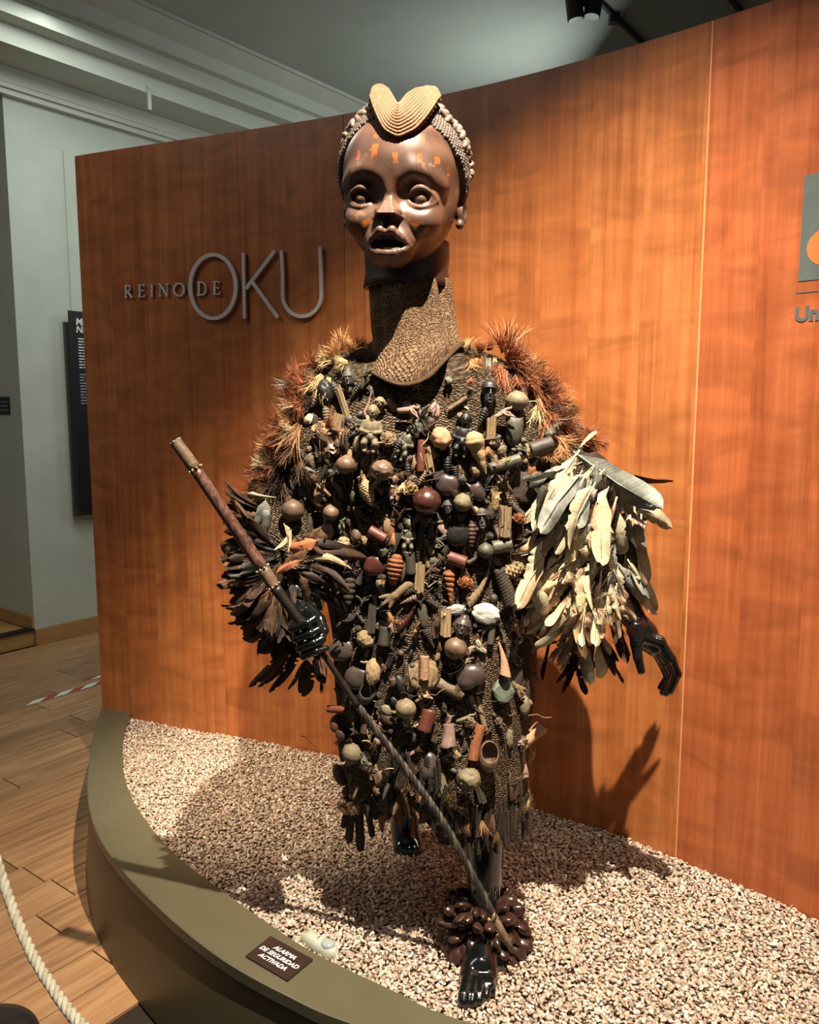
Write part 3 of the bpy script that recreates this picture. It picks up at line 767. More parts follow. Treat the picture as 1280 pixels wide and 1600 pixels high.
def sleeve(pts, Rr):
    P = smoothpath([atY(x, y, Y) for x, y, Y in pts], 8); n = len(P); V = []; UV = []; Fc = []; nth = 64
    P, fr = frames(P); rr_ = np.interp(np.linspace(0, 1, n), np.linspace(0, 1, len(Rr)), Rr); s = 0
    for i, (p, (t_, a, c_)) in enumerate(zip(P, fr)):
        s += (P[i]-P[i-1]).length if i else 0
        for k in range(nth+1):
            th = 2*PI*k/nth; d = a*math.cos(th)+c_*math.sin(th)
            V.append(p+d*(rr_[i]*(1+.10*noise.noise(p*9+d*2)))); UV.append((k/nth*.7, s))
    m = nth+1; Fc = [[j*m+k, j*m+k+1, (j+1)*m+k+1, (j+1)*m+k] for j in range(n-1) for k in range(nth)]
    return V, Fc, UV
SR = sleeve([(800, 625, 2.09), (850, 680, 2.08), (880, 760, 2.05), (895, 860, 2.01), (905, 960, 1.98)], (.07, .092, .115, .12, .10))
SL = sleeve([(520, 625, 2.09), (478, 690, 2.08), (455, 770, 2.05), (440, 860, 1.99), (448, 960, 1.95)], (.07, .092, .105, .115, .09))
slR = obj('sleeve', SR[0], SR[1], m_knit, robe_root, True, uv=SR[2], label='sleeve covered with pale cream and grey feathers'); slL = obj('sleeve', SL[0], SL[1], m_knit, robe_root, True, uv=SL[2], label='sleeve covered with dark brown ragged feathers')
allV = []; allF = []
for V_, F_ in ((RV, RF), (SR[0], SR[1]), (SL[0], SL[1])):
    n = len(allV); allV += [tuple(v) for v in V_]; allF += [[i+n for i in f] for f in F_]
BV = BVHTree.FromPolygons(allV, allF)
def hit(px, py):
    d = ray(px, py).normalized(); loc, nr, i, dist = BV.ray_cast(CAM, d)
    if loc is None:
        loc, nr, i, dist = BV.find_nearest(atY(px, py, 2.0)); q = atY(px, py, loc.y); loc = q
    if nr.dot(d) > 0: nr = -nr
    return loc, nr
def obasis(nr, ang, loc, face=.55):
    """orientation: local -Y outward, local Z = image up turned clockwise by ang degrees"""
    o = (nr*(1-face) + (CAM-loc).normalized()*face).normalized()
    a = math.radians(ang); up = Vector((math.sin(a), 0, math.cos(a)))
    z = (up - o*up.dot(o)).normalized(); x = z.cross(-o)*-1
    y = -o; x = y.cross(z)
    return x, y, z
def mat4(x, y, z, p, s=(1, 1, 1)):
    return Matrix(((x.x*s[0], y.x*s[1], z.x*s[2], p.x), (x.y*s[0], y.y*s[1], z.y*s[2], p.y), (x.z*s[0], y.z*s[1], z.z*s[2], p.z), (0, 0, 0, 1)))
def inst(name, me, M, parent, label=None, sub=False):
    o = bpy.data.objects.new(name, me); COL.objects.link(o); o.parent = parent
    base = Matrix.Translation(parent.location)
    o.matrix_parent_inverse = base.inverted() if base is not None else Matrix.Identity(4)
    o.matrix_basis = M
    if label: o['label'] = label
    return o

# ------------------------------------------------------------------ unit meshes (height 1, width 1 unless noted)
def norm(V, keep=True):
    V = np.array([tuple(v) for v in V], float); lo, hi = V.min(0), V.max(0); V -= (lo+hi)/2; s = hi-lo
    V[:, 0] /= s[0]; V[:, 1] /= s[0]; V[:, 2] /= s[2]; return V
MESH = {}
def um(key, V, Fc, smooth=True, col=None):
    MESH[key] = (norm(V), Fc, smooth, col)
LINK = {}
def getmesh(key, m, pname):
    k = (key, m.name)
    if k not in LINK:
        V, Fc, sm, col = MESH[key]; me = npmesh(pname, V, Fc, sm, col); me.materials.append(m); LINK[k] = me
    return LINK[k]
def ico(sub=3):
    bm = bmesh.new(); bmesh.ops.create_icosphere(bm, subdivisions=sub, radius=1); V = np.array([v.co[:] for v in bm.verts]); Fc = [[v.index for v in f.verts] for f in bm.faces]; bm.free(); return V, Fc
def nz(p, s, o=0): return noise.noise(Vector((p[0]*s+o, p[1]*s-o, p[2]*s+2*o)))
V, Fc = ico(4)
for q in range(3):
    um('ball%d' % q, [v*(1+.05*nz(v, 1.2, q*5))+np.array([0, 0, .10*math.exp(-(v[0]**2+v[1]**2)*22)*(1 if v[2] > 0 else -.3)]) for v in V], Fc)
    um('rock%d' % q, [v*(1+.28*nz(v, 1.5, q*3+1)+.12*nz(v, 4, q)) for v in V], Fc)
    um('rough%d' % q, [v*(1+.10*nz(v, 1.5, q)+.20*abs(nz(v, 5, q))+.10*nz(v, 11, q)) for v in V], Fc)
# sea bean with a notch
def f_bean(X, Y, Z):
    d = ell(X, Y, Z, (0, 0, 0), (1, .52, .92)); d = smax(d, -cone(X, Y, Z, (.1, -1, -1.02), (.1, 1, -1.02), .24, .24), .18)
    d = smin(d, ell(X, Y, Z, (-.35, 0, -.35), (.6, .45, .52), ), .2); return d
P, Q = surface_nets(f_bean, (-1.15, -.7, -1.1), (1.15, .7, 1.1), .055); um('bean', P, Q.tolist())
def f_pod(X, Y, Z):
    d = ell(X, Y, Z, (0, 0, 0), (.56, .33, 1)); d = smax(d, -ell(X, Y, Z, (.52, 0, 0), (.13, .05, .8)), .04); return d
P, Q = surface_nets(f_pod, (-.7, -.45, -1.15), (.7, .45, 1.15), .07); um('pod', P, Q.tolist())
def f_half(X, Y, Z):
    d = ell(X, Y, Z, (0, 0, 0), (.8, .8, 1)); d = smax(d, -ell(X, Y, Z, (.0, -.45, .32), (.62, .75, .62)), .03); return smax(d, -ell(X, Y, Z, (0, -.05, 0.05), (.66, .66, .82)), .02)
P, Q = surface_nets(f_half, (-1, -1, -1.15), (1, 1, 1.15), .055); um('halfshell', P, Q.tolist())
# corn cob / cone
def bumpy(prof_r, rows, cols, amp, H=64, N=48):
    V = []; Fc = []
    for i in range(H+1):
        z = i/H
        for k in range(N):
            a = 2*PI*k/N; r = prof_r(z)
            r *= 1+amp*abs(math.sin(z*rows*PI))*(1 if cols < 1 else abs(math.sin(a*cols/2+(int(z*rows) % 2)*PI/2)))
            V.append((r*math.cos(a), r*math.sin(a), z*2.4))
    for i in range(H):
        for k in range(N): Fc.append([i*N+k, i*N+(k+1) % N, (i+1)*N+(k+1) % N, (i+1)*N+k])
    return V, Fc
um('cob', *bumpy(lambda z: .03+.5*math.sin(min(1, z*1.15+.04)*PI*.93)**.6*(.45+.6*z), 14, 12, .22))
um('pinecone', *bumpy(lambda z: .05+.55*math.sin(z*PI)**.6, 8, 8, .35))
um('grub', *bumpy(lambda z: .03+.5*math.sin(z*PI*.97+.03)**.5*(.6+.4*z), 7, 0.001, .22, 48, 24))
def spiral(whorls, base, amp, lip=0, H=72, N=36):
    V = []; Fc = []
    for i in range(H+1):
        z = i/H
        for k in range(N):
            a = 2*PI*k/N; ph = (z*whorls + k/N) % 1
            r = (z**.85*base+.015)*(1+amp*math.sin(ph*PI)**.7)
            if z > .72: r *= 1-((z-.72)/.28)**2*.75
            if lip and z > .6: r *= 1+lip*max(0, math.cos(a+PI/2))*math.sin((z-.6)/.4*PI)
            V.append((r*math.cos(a), r*math.sin(a), z*2.6))
    for i in range(H):
        for k in range(N): Fc.append([i*N+k, i*N+(k+1) % N, (i+1)*N+(k+1) % N, (i+1)*N+k])
    return V, Fc
um('spiral', *spiral(5, .5, .24)); um('spiral_thin', *spiral(7, .36, .32)); um('conch', *spiral(4, .62, .12, .35))
um('ringhorn', *spiral(9, .33, .38))
def pipe(R=.5, r=.36, H=2, bend=0, n=20, flare=0, jag=0):
    V = []; Fc = []; prof_ = [(R, 0), (R, .5), (R*1.0, 1.0), (R*(1+flare), 2)] ; 
    pr = [(r, .02), (R*.97, 0), (R, .03)]+[(R*(1+flare*(i/8)**2), .03+1.94*i/8) for i in range(1, 9)]+[(R*.97*(1+flare), 2), (r*(1+flare), 1.98), (r, 1.2), (r*.9, .3)]
    m = len(pr)
    for a, z in pr:
        for k in range(n):
            th = 2*PI*k/n; zz = z + (jag*math.sin(th*3+1)*math.sin(th*7)*(z/2)**3)
            V.append((a*math.cos(th)+bend*(zz/2)**2, a*math.sin(th), zz*H/2))
    for i in range(m-1):
        for k in range(n): Fc.append([i*n+k, i*n+(k+1) % n, (i+1)*n+(k+1) % n, (i+1)*n+k])
    Fc.append([k for k in range(n)][::-1])
    return V, Fc
um('pipe', *pipe()); um('pipe_bent', *pipe(bend=.45)); um('pipe_flare', *pipe(flare=.5, bend=.2, jag=.12))
def bundle(nst, seed, jag=.1):
    r_ = random.Random(seed); b = B()
    for i in range(nst):
        a = 2*PI*i/nst; rr_ = .3 if i else 0; x, y = rr_*math.cos(a), rr_*math.sin(a)
        z0, z1 = -1+r_.uniform(0, jag*2), 1-r_.uniform(0, jag*2)
        V, Fc = tube([(x, y, z0), (x+r_.uniform(-.05, .05), y, 0), (x, y, z1)], r_.uniform(.13, .2), 6); b.add(V, Fc)
    return b
for q in range(3):
    b = bundle(7, q); um('sticks%d' % q, b.v, b.f, False)
def horn(seed=0, curl=1.5, ring=.1):
    P_ = []; R_ = []
    for i in range(28):
        u = i/27; a = curl*u; P_.append((math.sin(a)*1.0-.0, 0, math.cos(a)*-1.0+u*1.1)); R_.append((.30*(1-u)+.05)*(1+ring*math.sin(i*1.9)))
    return tube(P_, R_, 14)
um('horn', *horn()); um('horn2', *horn(0, 1.0, .02)); um('horn3', *horn(0, 2.3, .03))
def twig(seed):
    r_ = random.Random(seed); b = B()
    for i in range(5):
        p = Vector((0, 0, r_.uniform(-.8, .4))); d = Vector((r_.uniform(-.6, .6), r_.uniform(-.6, .1), r_.uniform(.3, 1))).normalized(); pts = [p]
        for k in range(5): d = (d+Vector((r_.uniform(-.5, .5), r_.uniform(-.3, .3), r_.uniform(-.3, .3)))).normalized(); pts.append(pts[-1]+d*.22)
        b.add(*tube(smoothpath(pts, 3), list(np.linspace(.13, .05, 16)), 7))
    b.add(*tube([(0, 0, -1), (.05, 0, 0), (0, 0, 1)], [.12, .16, .08], 8)); return b
for q in range(4): b = twig(q); um('twig%d' % q, b.v, b.f)
def braid(n=3, turns=4, r=.16, R=.2):
    b = B()
    for k in range(n):
        b.add(*tube([(R*math.cos(2*PI*(turns*u+k/n)), R*math.sin(2*PI*(turns*u+k/n)), -1.3+2.6*u) for u in np.linspace(0, 1, 46)], r, 7))
    return b
b = braid(); um('braid', b.v, b.f); b = braid(2, 9, .13, .12); um('braid_thin', b.v, b.f)
def leafm(seed, curl=.5, jag=.1, fold=.3, wdt=.5):
    r_ = random.Random(seed); n = 10; m = 6; V = []; Fc = []
    for side in (0, 1):
        for i in range(n+1):
            u = i/n; wv = math.sin(PI*(u*.94+.03))**.7*wdt*(1+r_.uniform(-jag, jag))
            for k in range(m+1):
                q = -1+2*k/m; V.append((q*wv+.1*math.sin(u*3+seed), -fold*(1-abs(q))*wv+curl*(u-.5)**2*2+.05*r_.uniform(-1, 1)+side*.035, (u-.5)*2))
    N1 = (n+1)*(m+1)
    for s_ in (0, 1):
        for i in range(n):
            for k in range(m):
                q = [s_*N1+i*(m+1)+k, s_*N1+i*(m+1)+k+1, s_*N1+(i+1)*(m+1)+k+1, s_*N1+(i+1)*(m+1)+k]; Fc.append(q if s_ == 0 else q[::-1])
    return V, Fc
for q in range(3): um('leaf%d' % q, *leafm(q, .6, .25)); um('tatter%d' % q, *leafm(q+9, 1.2, .6, -.6, .7))
# carved figurine, carved head and mask
def f_fig(X, Y, Z):
    d = ell(X, Y, Z, (0, -.02, 1.62), (.24, .25, .30))
    d = smin(d, cone(X, Y, Z, (0, 0, 1.2), (0, 0, 1.5), .12, .11), .03)
    d = smin(d, ell(X, Y, Z, (0, 0, .95), (.30, .22, .36)), .05); d = smin(d, ell(X, Y, Z, (0, -.05, .58), (.27, .26, .25)), .05)
    for s in (-1, 1):
        d = smin(d, chain(X, Y, Z, [(s*.28, 0, 1.16), (s*.40, -.06, .80), (s*.14, -.26, .72)], [.11, .085, .07], .02), .03)
        d = smin(d, chain(X, Y, Z, [(s*.15, 0, .5), (s*.22, -.24, .28), (s*.17, -.06, .0), (s*.17, -.22, -.04)], [.15, .13, .10, .08], .02), .04)
        d = smin(d, ell(X, Y, Z, (s*.10, -.22, 1.66), (.055, .05, .035)), .005); d = smin(d, ell(X, Y, Z, (s*.25, .02, 1.62), (.04, .05, .08)), .01)
    d = smin(d, cone(X, Y, Z, (0, -.24, 1.68), (0, -.30, 1.56), .03, .05), .01); d = smin(d, ell(X, Y, Z, (0, -.24, 1.46), (.10, .07, .03)), .01)
    return d
P, Q = surface_nets(f_fig, (-.6, -.5, -.2), (.6, .4, 2.0), .032); um('figurine', P, Q.tolist())
def f_chead(X, Y, Z):
    d = ell(X, Y, Z, (0, 0, 0), (.5, .48, .66)); d = smin(d, ell(X, Y, Z, (0, .05, .62), (.26, .26, .2)), .04)
    d = smin(d, ell(X, Y, Z, (0, -.44, .12), (.38, .1, .05)), .05)
    for s in (-1, 1):
        d = smax(d, -ell(X, Y, Z, (s*.2, -.47, .02), (.13, .08, .07)), .03); d = smin(d, ell(X, Y, Z, (s*.2, -.42, .0), (.09, .07, .05)), .01)
        d = smin(d, ell(X, Y, Z, (s*.5, .02, -.05), (.07, .12, .16)), .02)
    d = smin(d, cone(X, Y, Z, (0, -.46, .08), (0, -.58, -.16), .04, .08), .03)
    d = smin(d, ell(X, Y, Z, (0, -.46, -.34), (.2, .1, .05)), .02); d = smin(d, ell(X, Y, Z, (0, -.45, -.44), (.17, .1, .05)), .01)
    d = smin(d, cone(X, Y, Z, (0, .05, -.6), (0, .05, -.85), .24, .26), .05); return d
P, Q = surface_nets(f_chead, (-.7, -.8, -1.1), (.7, .6, .9), .034); um('carved_head', P, Q.tolist())
def f_mask(X, Y, Z):
    d = ell(X, Y, Z, (0, 0, .3), (.46, .40, .5)); d = smin(d, ell(X, Y, Z, (0, -.02, -.35), (.28, .34, .55)), .12)
    d = smin(d, ell(X, Y, Z, (0, -.36, .30), (.42, .12, .05)), .02)
    for s in (-1, 1):
        d = smax(d, -ell(X, Y, Z, (s*.17, -.38, .14), (.13, .10, .08)), .02); d = smin(d, ell(X, Y, Z, (s*.17, -.31, .14), (.06, .05, .05)), .01)
    d = smin(d, cone(X, Y, Z, (0, -.36, .22), (0, -.46, -.12), .05, .08), .03)
    d = smin(d, ell(X, Y, Z, (0, -.37, -.5), (.18, .1, .17)), .03); d = smax(d, -ell(X, Y, Z, (0, -.47, -.5), (.11, .12, .09)), .02); return d
P, Q = surface_nets(f_mask, (-.6, -.7, -1.05), (.6, .6, .95), .034); um('mask', P, Q.tolist())
def f_bone(X, Y, Z):
    d = cone(X, Y, Z, (0, 0, .9), (0, 0, -.1), .2, .22)
    for x, z in ((-.35, -.85), (0, -.95), (.3, -.75)): d = smin(d, cone(X, Y, Z, (0, 0, -.1), (x, -.05, z), .2, .07), .08)
    return d
P, Q = surface_nets(f_bone, (-.6, -.4, -1.2), (.6, .4, 1.3), .05); um('bone', P, Q.tolist())
def f_spike(X, Y, Z):
    d = ell(X, Y, Z, (0, 0, -.2), (.42, .3, .8))
    for s in (-1, 1): d = smin(d, cone(X, Y, Z, (s*.2, 0, .2), (s*.34, 0, .95), .2, .03), .1)
    return d
P, Q = surface_nets(f_spike, (-.7, -.5, -1.2), (.7, .5, 1.1), .05); um('beast', P, Q.tolist())
def f_cow(X, Y, Z):
    return smax(ell(X, Y, Z, (0, 0, 0), (.62, .5, 1)), -ell(X, Y, Z, (0, -.5, 0), (.09, .25, .85)), .06)
P, Q = surface_nets(f_cow, (-.8, -.7, -1.15), (.8, .7, 1.15), .07); um('cowrie', P, Q.tolist())
V, Fc = ico(4)
um('shellcap', [np.array([v[0]*(1+.05*math.sin(9*v[2]+3*v[0])), v[1]*.34*(1+.3*nz(v, 2, 2)), v[2]*.8*(1+.10*nz(v, 2.0, 4))])*(1+.03*nz(v, 9, 1)+.018*math.sin(v[2]*20+v[0]*5)) for v in V], Fc)
um('pouch', [np.array([math.copysign(abs(v[0])**.6, v[0]), v[1]*.32, math.copysign(abs(v[2])**.6, v[2])])*(1+.16*nz(v, 2, 8)+.08*nz(v, 7, 1)) for v in V], Fc)
um('stone', [np.array([max(-.8, min(.8, v[0]*(1+.2*nz(v, 1, 3)))), max(-.3, min(.3, v[1]*.5)), v[2]*(1+.25*nz(v, 1.2, 5))]) for v in ico(2)[0]], ico(2)[1], False)
b = B(); r_ = random.Random(2)
for i in range(90):
    a = r_.uniform(0, 2*PI); e = r_.uniform(-1, 1); p = Vector((math.cos(a)*(1-e*e)**.5, math.sin(a)*(1-e*e)**.5, e)); q = p.orthogonal()
    b.add(*tube([p*.8+q*.2, p*1.02, p*.9-q*.2+Vector((r_.uniform(-.2, .2), 0, r_.uniform(-.2, .2)))], .06, 4))
V, Fc = ico(2); b.add([v*.86 for v in V], Fc); um('fibrenut', b.v, b.f, False)

# ------------------------------------------------------------------ feathers and tufts
def feather(seed, wid=.16, curve=.25, jag=.25, n=22, tip=.5, twist=.0):
    """root at origin, pointing +Z, length 1, facing -Y"""
    r_ = random.Random(seed); V = []; Fc = []; wl_ = [1, 1]
    rows = []
    for i in range(n+1):
        u = i/n; z = u; y = curve*u*u*.5; xo = twist*u*u
        wv = wid*(min(1, u*4.5+.12))*((1-u**(3+5*tip))**.6 if u < 1 else 0)+.004
        l = wv*(1-.05*r_.random()-jag*(r_.random() < .07)); rgt = wv*(1-.05*r_.random()-jag*(r_.random() < .07))
        rows.append(len(V))
        cu_ = .55+.5*math.sin(u*4+seed); V += [(xo-l, y+cu_*l, z+l*.35*(1-u)), (xo-l*.5, y+cu_*.3*l, z+l*.15*(1-u)), (xo, y-.012, z), (xo+rgt*.5, y+cu_*.25*rgt, z+rgt*.15*(1-u)), (xo+rgt, y+(1.1-cu_)*rgt, z+rgt*.35*(1-u))]
    for i in range(n):
        for k in range(4):
            if r_.random() < jag*.07 and k in (0, 3) and i > 2: continue
            Fc.append([rows[i]+k, rows[i]+k+1, rows[i+1]+k+1, rows[i+1]+k])
    q = len(V); T_, F_ = tube([(0, -.012, -.08), (twist*.25, curve*.125-.014, .5), (twist*.8, curve*.40-.012, .9)], [.012, .009, .004], 4); V += [tuple(v) for v in T_]; Fc += [[i+q for i in f] for f in F_]
    return V, Fc
def rawmesh(name, V, Fc, m, smooth=True):
    me = npmesh(name, V, Fc, smooth); me.materials.append(m); return me
def tuft(seed, nb=46, spread=.8, wid=.02, droop=.4, curlf=.3):
    r_ = random.Random(seed); V = []; Fc = []
    for i in range(nb):
        a = r_.uniform(0, 2*PI); s = r_.random()**.6*spread; d = Vector((math.cos(a)*s, math.sin(a)*s*.7, 1)).normalized(); L_ = r_.uniform(.55, 1); p = Vector((r_.uniform(-.05, .05), 0, 0))
        sd = Vector((r_.uniform(-1, 1), r_.uniform(-1, 1), 0)).normalized(); base = len(V); n = 5
        bend = Vector((r_.uniform(-curlf, curlf), r_.uniform(-curlf, curlf), -droop))
        for k in range(n+1):
            u = k/n; q = p + d*(L_*u) + bend*(u*u*L_); w_ = wid*(1-u*.85); V += [q-sd*w_, q+sd*w_]
        for k in range(n): Fc.append([base+2*k, base+2*k+1, base+2*k+3, base+2*k+2])
    return V, Fc
# ================================================================== CARVED MASK
HC = atY(628, 300, 2.0)     # head centre
YAW = math.radians(-10); ROLL = math.radians(2.5); TILT = math.radians(2)
HM = Matrix.Translation(HC) @ Matrix.Rotation(ROLL, 4, 'Y') @ Matrix.Rotation(YAW, 4, 'Z') @ Matrix.Rotation(TILT, 4, 'X')
mask_root = empty('carved_head_mask', atY(636, 450, 2.03), 'large glossy brown carved wooden head with orange marks and woven crest topping the figure', 'mask')
def f_head(X, Y, Z):
    d = ell(X, Y, Z, (0, .012, .030), (.1375, .150, .145))
    d = smin(d, ell(X, Y, Z, (0, -.022, -.060), (.114, .118, .112)), .055)
    AX = np.abs(X)
    # forehead volume and brow
    d = smin(d, ell(X, Y, Z, (0, -.075, .045), (.105, .078, .085)), .05)
    # cheeks
    d = smin(d, ell(AX, Y, Z, (.066, -.100, -.083), (.040, .036, .034)), .035)
    # muzzle and chin
    d = smin(d, ell(X, Y, Z, (0, -.116, -.136), (.052, .040, .036)), .035)
    d = smin(d, ell(X, Y, Z, (0, -.098, -.160), (.040, .032, .024)), .03)
    # sockets, deeper under the brow
    d = smax(d, -ell(AX, Y, Z, (.066, -.158, -.029), (.042, .036, .036)), .024)
    d = smax(d, -ell(AX, Y, Z, (.031, -.156, -.043), (.017, .022, .017)), .018)
    # brow edge
    arc = chain(AX, Y, Z, [(.024, -.138, .008), (.050, -.137, .017), (.080, -.121, .013), (.108, -.090, -.006)], [.003, .008, .008, .006])
    d = smin(d, arc, .030)
    # eye bulge and lids
    e = ell(AX, Y, Z, (.066, -.098, -.040), (.036, .036, .027)); d = smin(d, e, .008)
    lp = smoothpath([(.033, -.116, -.044), (.047, -.1300, -.027), (.067, -.1345, -.019), (.086, -.1250, -.027), (.100, -.1060, -.042)], 4); lid = chain(AX, Y, Z, lp, list(np.interp(np.linspace(0, 4, 17), range(5), [.0035, .0056, .0062, .0056, .0035])))
    lp = smoothpath([(.033, -.116, -.044), (.047, -.128, -.055), (.066, -.1315, -.060), (.086, -.122, -.055), (.100, -.106, -.042)], 4); low = chain(AX, Y, Z, lp, list(np.interp(np.linspace(0, 4, 17), range(5), [.0035, .0046, .0050, .0046, .0035])))
    d = smin(d, smin(lid, low, .003), .004)
    op = ell(AX, Y, Z, (.066, -.138, -.040), (.0265, .024, .0135)); d = smax(d, -op, .003)
    d = smin(d, ell(AX, Y, Z, (.0665, -.118, -.040), (.0155, .0155, .0150)), .001)
    # nose: wedge with a narrow flat ridge, flaring flanks and a flat underside
    tz = np.clip((-.022-Z)/.060, 0, 1); yr = -.131 - .052*tz
    w1 = ((Y-yr)*-.80)
    w2 = (AX - (.0055+.0150*tz**1.6) - .30*np.clip(Y-yr, 0, .05))*.85
    w3 = (-.0840 - Z) - .10*(Y+.15)
    nb = smax(smax(w1, w2, .003), smax(w3, Z+.014, .006), .002); nb = smax(nb, Y+.09, .001)
    nb = smin(nb, ell(AX, Y, Z, (.0175, -.150, -.0735), (.0125, .018, .0105)), .006)
    nb = smax(nb, -ell(AX, Y, Z, (.0115, -.160, -.087), (.0080, .012, .009)), .002)
    d = smin(d, nb, .005)
    # philtrum flanks + lips (set slightly low on the face)
    ZL = Z+.010
    d = smin(d, cone(AX, Y, ZL, (.006, -.146, -.084), (.010, -.160, -.104), .005, .006), .008)
    up = chain(AX, Y, ZL, [(0, -.1590, -.1080), (.013, -.1640, -.1035), (.032, -.1500, -.118), (.047, -.1280, -.131)], [.0080, .0095, .0085, .0040], .002)
    lo = chain(AX, Y, ZL, [(0, -.1560, -.1510), (.018, -.1540, -.1500), (.036, -.1420, -.142), (.047, -.1280, -.132)], [.0090, .0088, .0070, .0040], .002)
    d = smin(d, smin(up, lo, .002), .005)
    mo = ell(AX, Y, ZL, (0, -.150, -.1320), (.038, .030, .0100)); mo = smin(mo, ell(X, Y, ZL, (0, -.158, -.1315), (.026, .03, .0115)), .004); d = smax(d, -mo, .002)
    # crease from nostril to mouth corner
    d = smax(d, -cone(AX, Y, Z, (.032, -.150, -.080), (.060, -.128, -.125), .0018, .0018), .006)
    # ears
    ear = ell(AX, Y, Z, (.138, .038, -.040), (.015, .024, .030)); ear = smax(ear, -ell(AX, Y, Z, (.152, .026, -.038), (.009, .015, .018)), .004); ear = smin(ear, ell(AX, Y, Z, (.137, .026, -.068), (.010, .012, .011)), .006)
    d = smin(d, ear, .005)
    # shallow carved cracks and brow lines
    d = smax(d, -chain(AX, Y, Z, [(.030, -.150, .034), (.060, -.141, .046), (.090, -.120, .040)], [.0012, .0018, .0012]), .004)
    # flat back
    return smax(d, Y-.15, .01)
P, Q = surface_nets(f_head, (-.165, -.20, -.20), (.165, .17, .19), .0019)
W_ = np.array([(HM @ Vector(p))[:] for p in P]); print('head verts', len(P))
dep = W_[:, 1]*CP-(W_[:, 2]-CZ)*SP; PXs = 640+F*W_[:, 0]/dep; PYs = 800-F*(W_[:, 1]*SP+(W_[:, 2]-CZ)*CP)/dep
nzv = np.array([noise.noise(Vector(p)*26)+.6*noise.noise(Vector(p)*90) for p in P]); nz2 = np.array([noise.noise(Vector((p[0]*9, p[1]*9, p[2]*22))) for p in P])
colr = np.ones((len(P), 4)); cA, cB, cC = np.array(srgb('442E24'))[:3], np.array(srgb('644839'))[:3], np.array(srgb('24160F'))[:3]
f1 = np.clip(.5+nz2, 0, 1)[:, None]; colr[:, :3] = cA*(1-f1)+cB*f1; k = (nzv > .55)[:, None]; colr[:, :3] = np.where(k, colr[:, :3]*.6+np.array(srgb('8A6A50'))[:3]*.4, colr[:, :3])
OR = [np.array(srgb('A25A24'))[:3], np.array(srgb('5E3218'))[:3]]
for (x, y, w2, h2, a) in ((586, 236, 5, 11, 8), (560, 243, 3.5, 8, 10), (618, 246, 4.5, 9, 0), (656, 246, 4.5, 9, 0), (684, 251, 5, 6, -10), (660, 216, 5, 7, 0), (618, 219, 4, 6, 0), (701, 268, 3.5, 7, -12), (618, 288, 6.5, 6, 0), (588, 212, 4, 4, 0),
                          (573, 349, 10, 5, -35), (648, 348, 10, 5, 35), (667, 363, 4.5, 9, 8), (549, 346, 3, 5, 20), (553, 360, 2, 4, 0), (689, 362, 2.5, 4, 0)):
    a = math.radians(a); dx, dy = PXs-x, PYs-y; u = dx*math.cos(a)+dy*math.sin(a)+0*dx; v = -dx*math.sin(a)+dy*math.cos(a)
    m_ = (np.abs(u+nzv*1.8) < w2*.85) & (np.abs(v+nzv*2.4) < h2*.95) & (nzv > -.75) & (W_[:, 1] < HC.y)
    mixf = np.clip(.45+nzv*1.1, 0, 1)[:, None]; colr[:, :3] = np.where(m_[:, None], (OR[0]*mixf+OR[1]*(1-mixf)), colr[:, :3])
t = NT('polished_wood'); t.set(Roughness=.42); t.b.inputs['Coat Weight'].default_value = .10; t.b.inputs['Coat Roughness'].default_value = .25
a = t.n('ShaderNodeVertexColor'); a.layer_name = 'col'; t.color(a.outputs[0])
f = t.noise(t.mapv(t.co('Object'), (1, 1, .35)), 90, 4, .6); t.bump(f, .12, .002)
rg = t.ramp(t.noise(t.co('Object'), 30, 3), [(.35, (.36, .36, .36, 1)), (.65, (.52, .52, .52, 1))]); t.l(rg, t.b.inputs['Roughness'])
m_wood = t.m
head = obj('face', W_, Q, m_wood, mask_root, True, col=colr)
# teeth
m_tooth = mat('tooth', 'A08A70', 'B59E84', .5)
V0, F0 = ico(2); b = B()
for i in range(8):
    x = -.005+i*.0045; b.add([HM @ (Vector((v[0]*.0026, v[1]*.003, v[2]*.0042))+Vector((x, -.1540+abs(x-.01)*.25, -.1515))) for v in V0], F0)
b.make('teeth', m_tooth, mask_root, True)
# neck block
m_wood2 = mat('neck_wood', '2A1912', '3B251A', .42, 20, .1, .002, stretch=(1, 1, .3))
NC = atY(636, 425, 2.055)
V, Fc = lathe([(.085, .070), (.103, .066), (.103, .03), (.1005, -.0), (.1035, -.022), (.107, -.038), (.100, -.040), (.094, -.036)], 72)
obj('neck_block', [Vector((v[0], v[1]*.92, v[2]))+NC for v in V], Fc, m_wood2, mask_root, True)
# hair cap: shell behind the hairline arch
m_hair = mat('hair_grey', '4C3F36', '625348', .6, 30, .3, .003)
def hairline(x, z):   # positive where hair covers, local coordinates on front part
    return 0
def f_hair(X, Y, Z):
    d = ell(X, Y, Z, (0, .020, .040), (.1475, .150, .158))
    cut = (Y + .012) - (.9*(Z-.02) - .45*np.abs(X)) *(-1) if False else None
    # keep the part behind a slanted plane: front face exposed below the arch
    pl_ = -(Y*.80 + (Z-.085)*.60 + .045)      # inside when negative value => behind/above the plane
    d = smax(d, pl_, .006)
    d = smax(d, -(Z+.025), .01)
    return d
P, Q = surface_nets(f_hair, (-.17, -.17, -.06), (.17, .19, .22), .0035)
P2 = np.array([(HM @ Vector(p))[:] for p in P]); obj('hair', P2, Q, m_hair, mask_root, True, label='grey-brown carved hair')
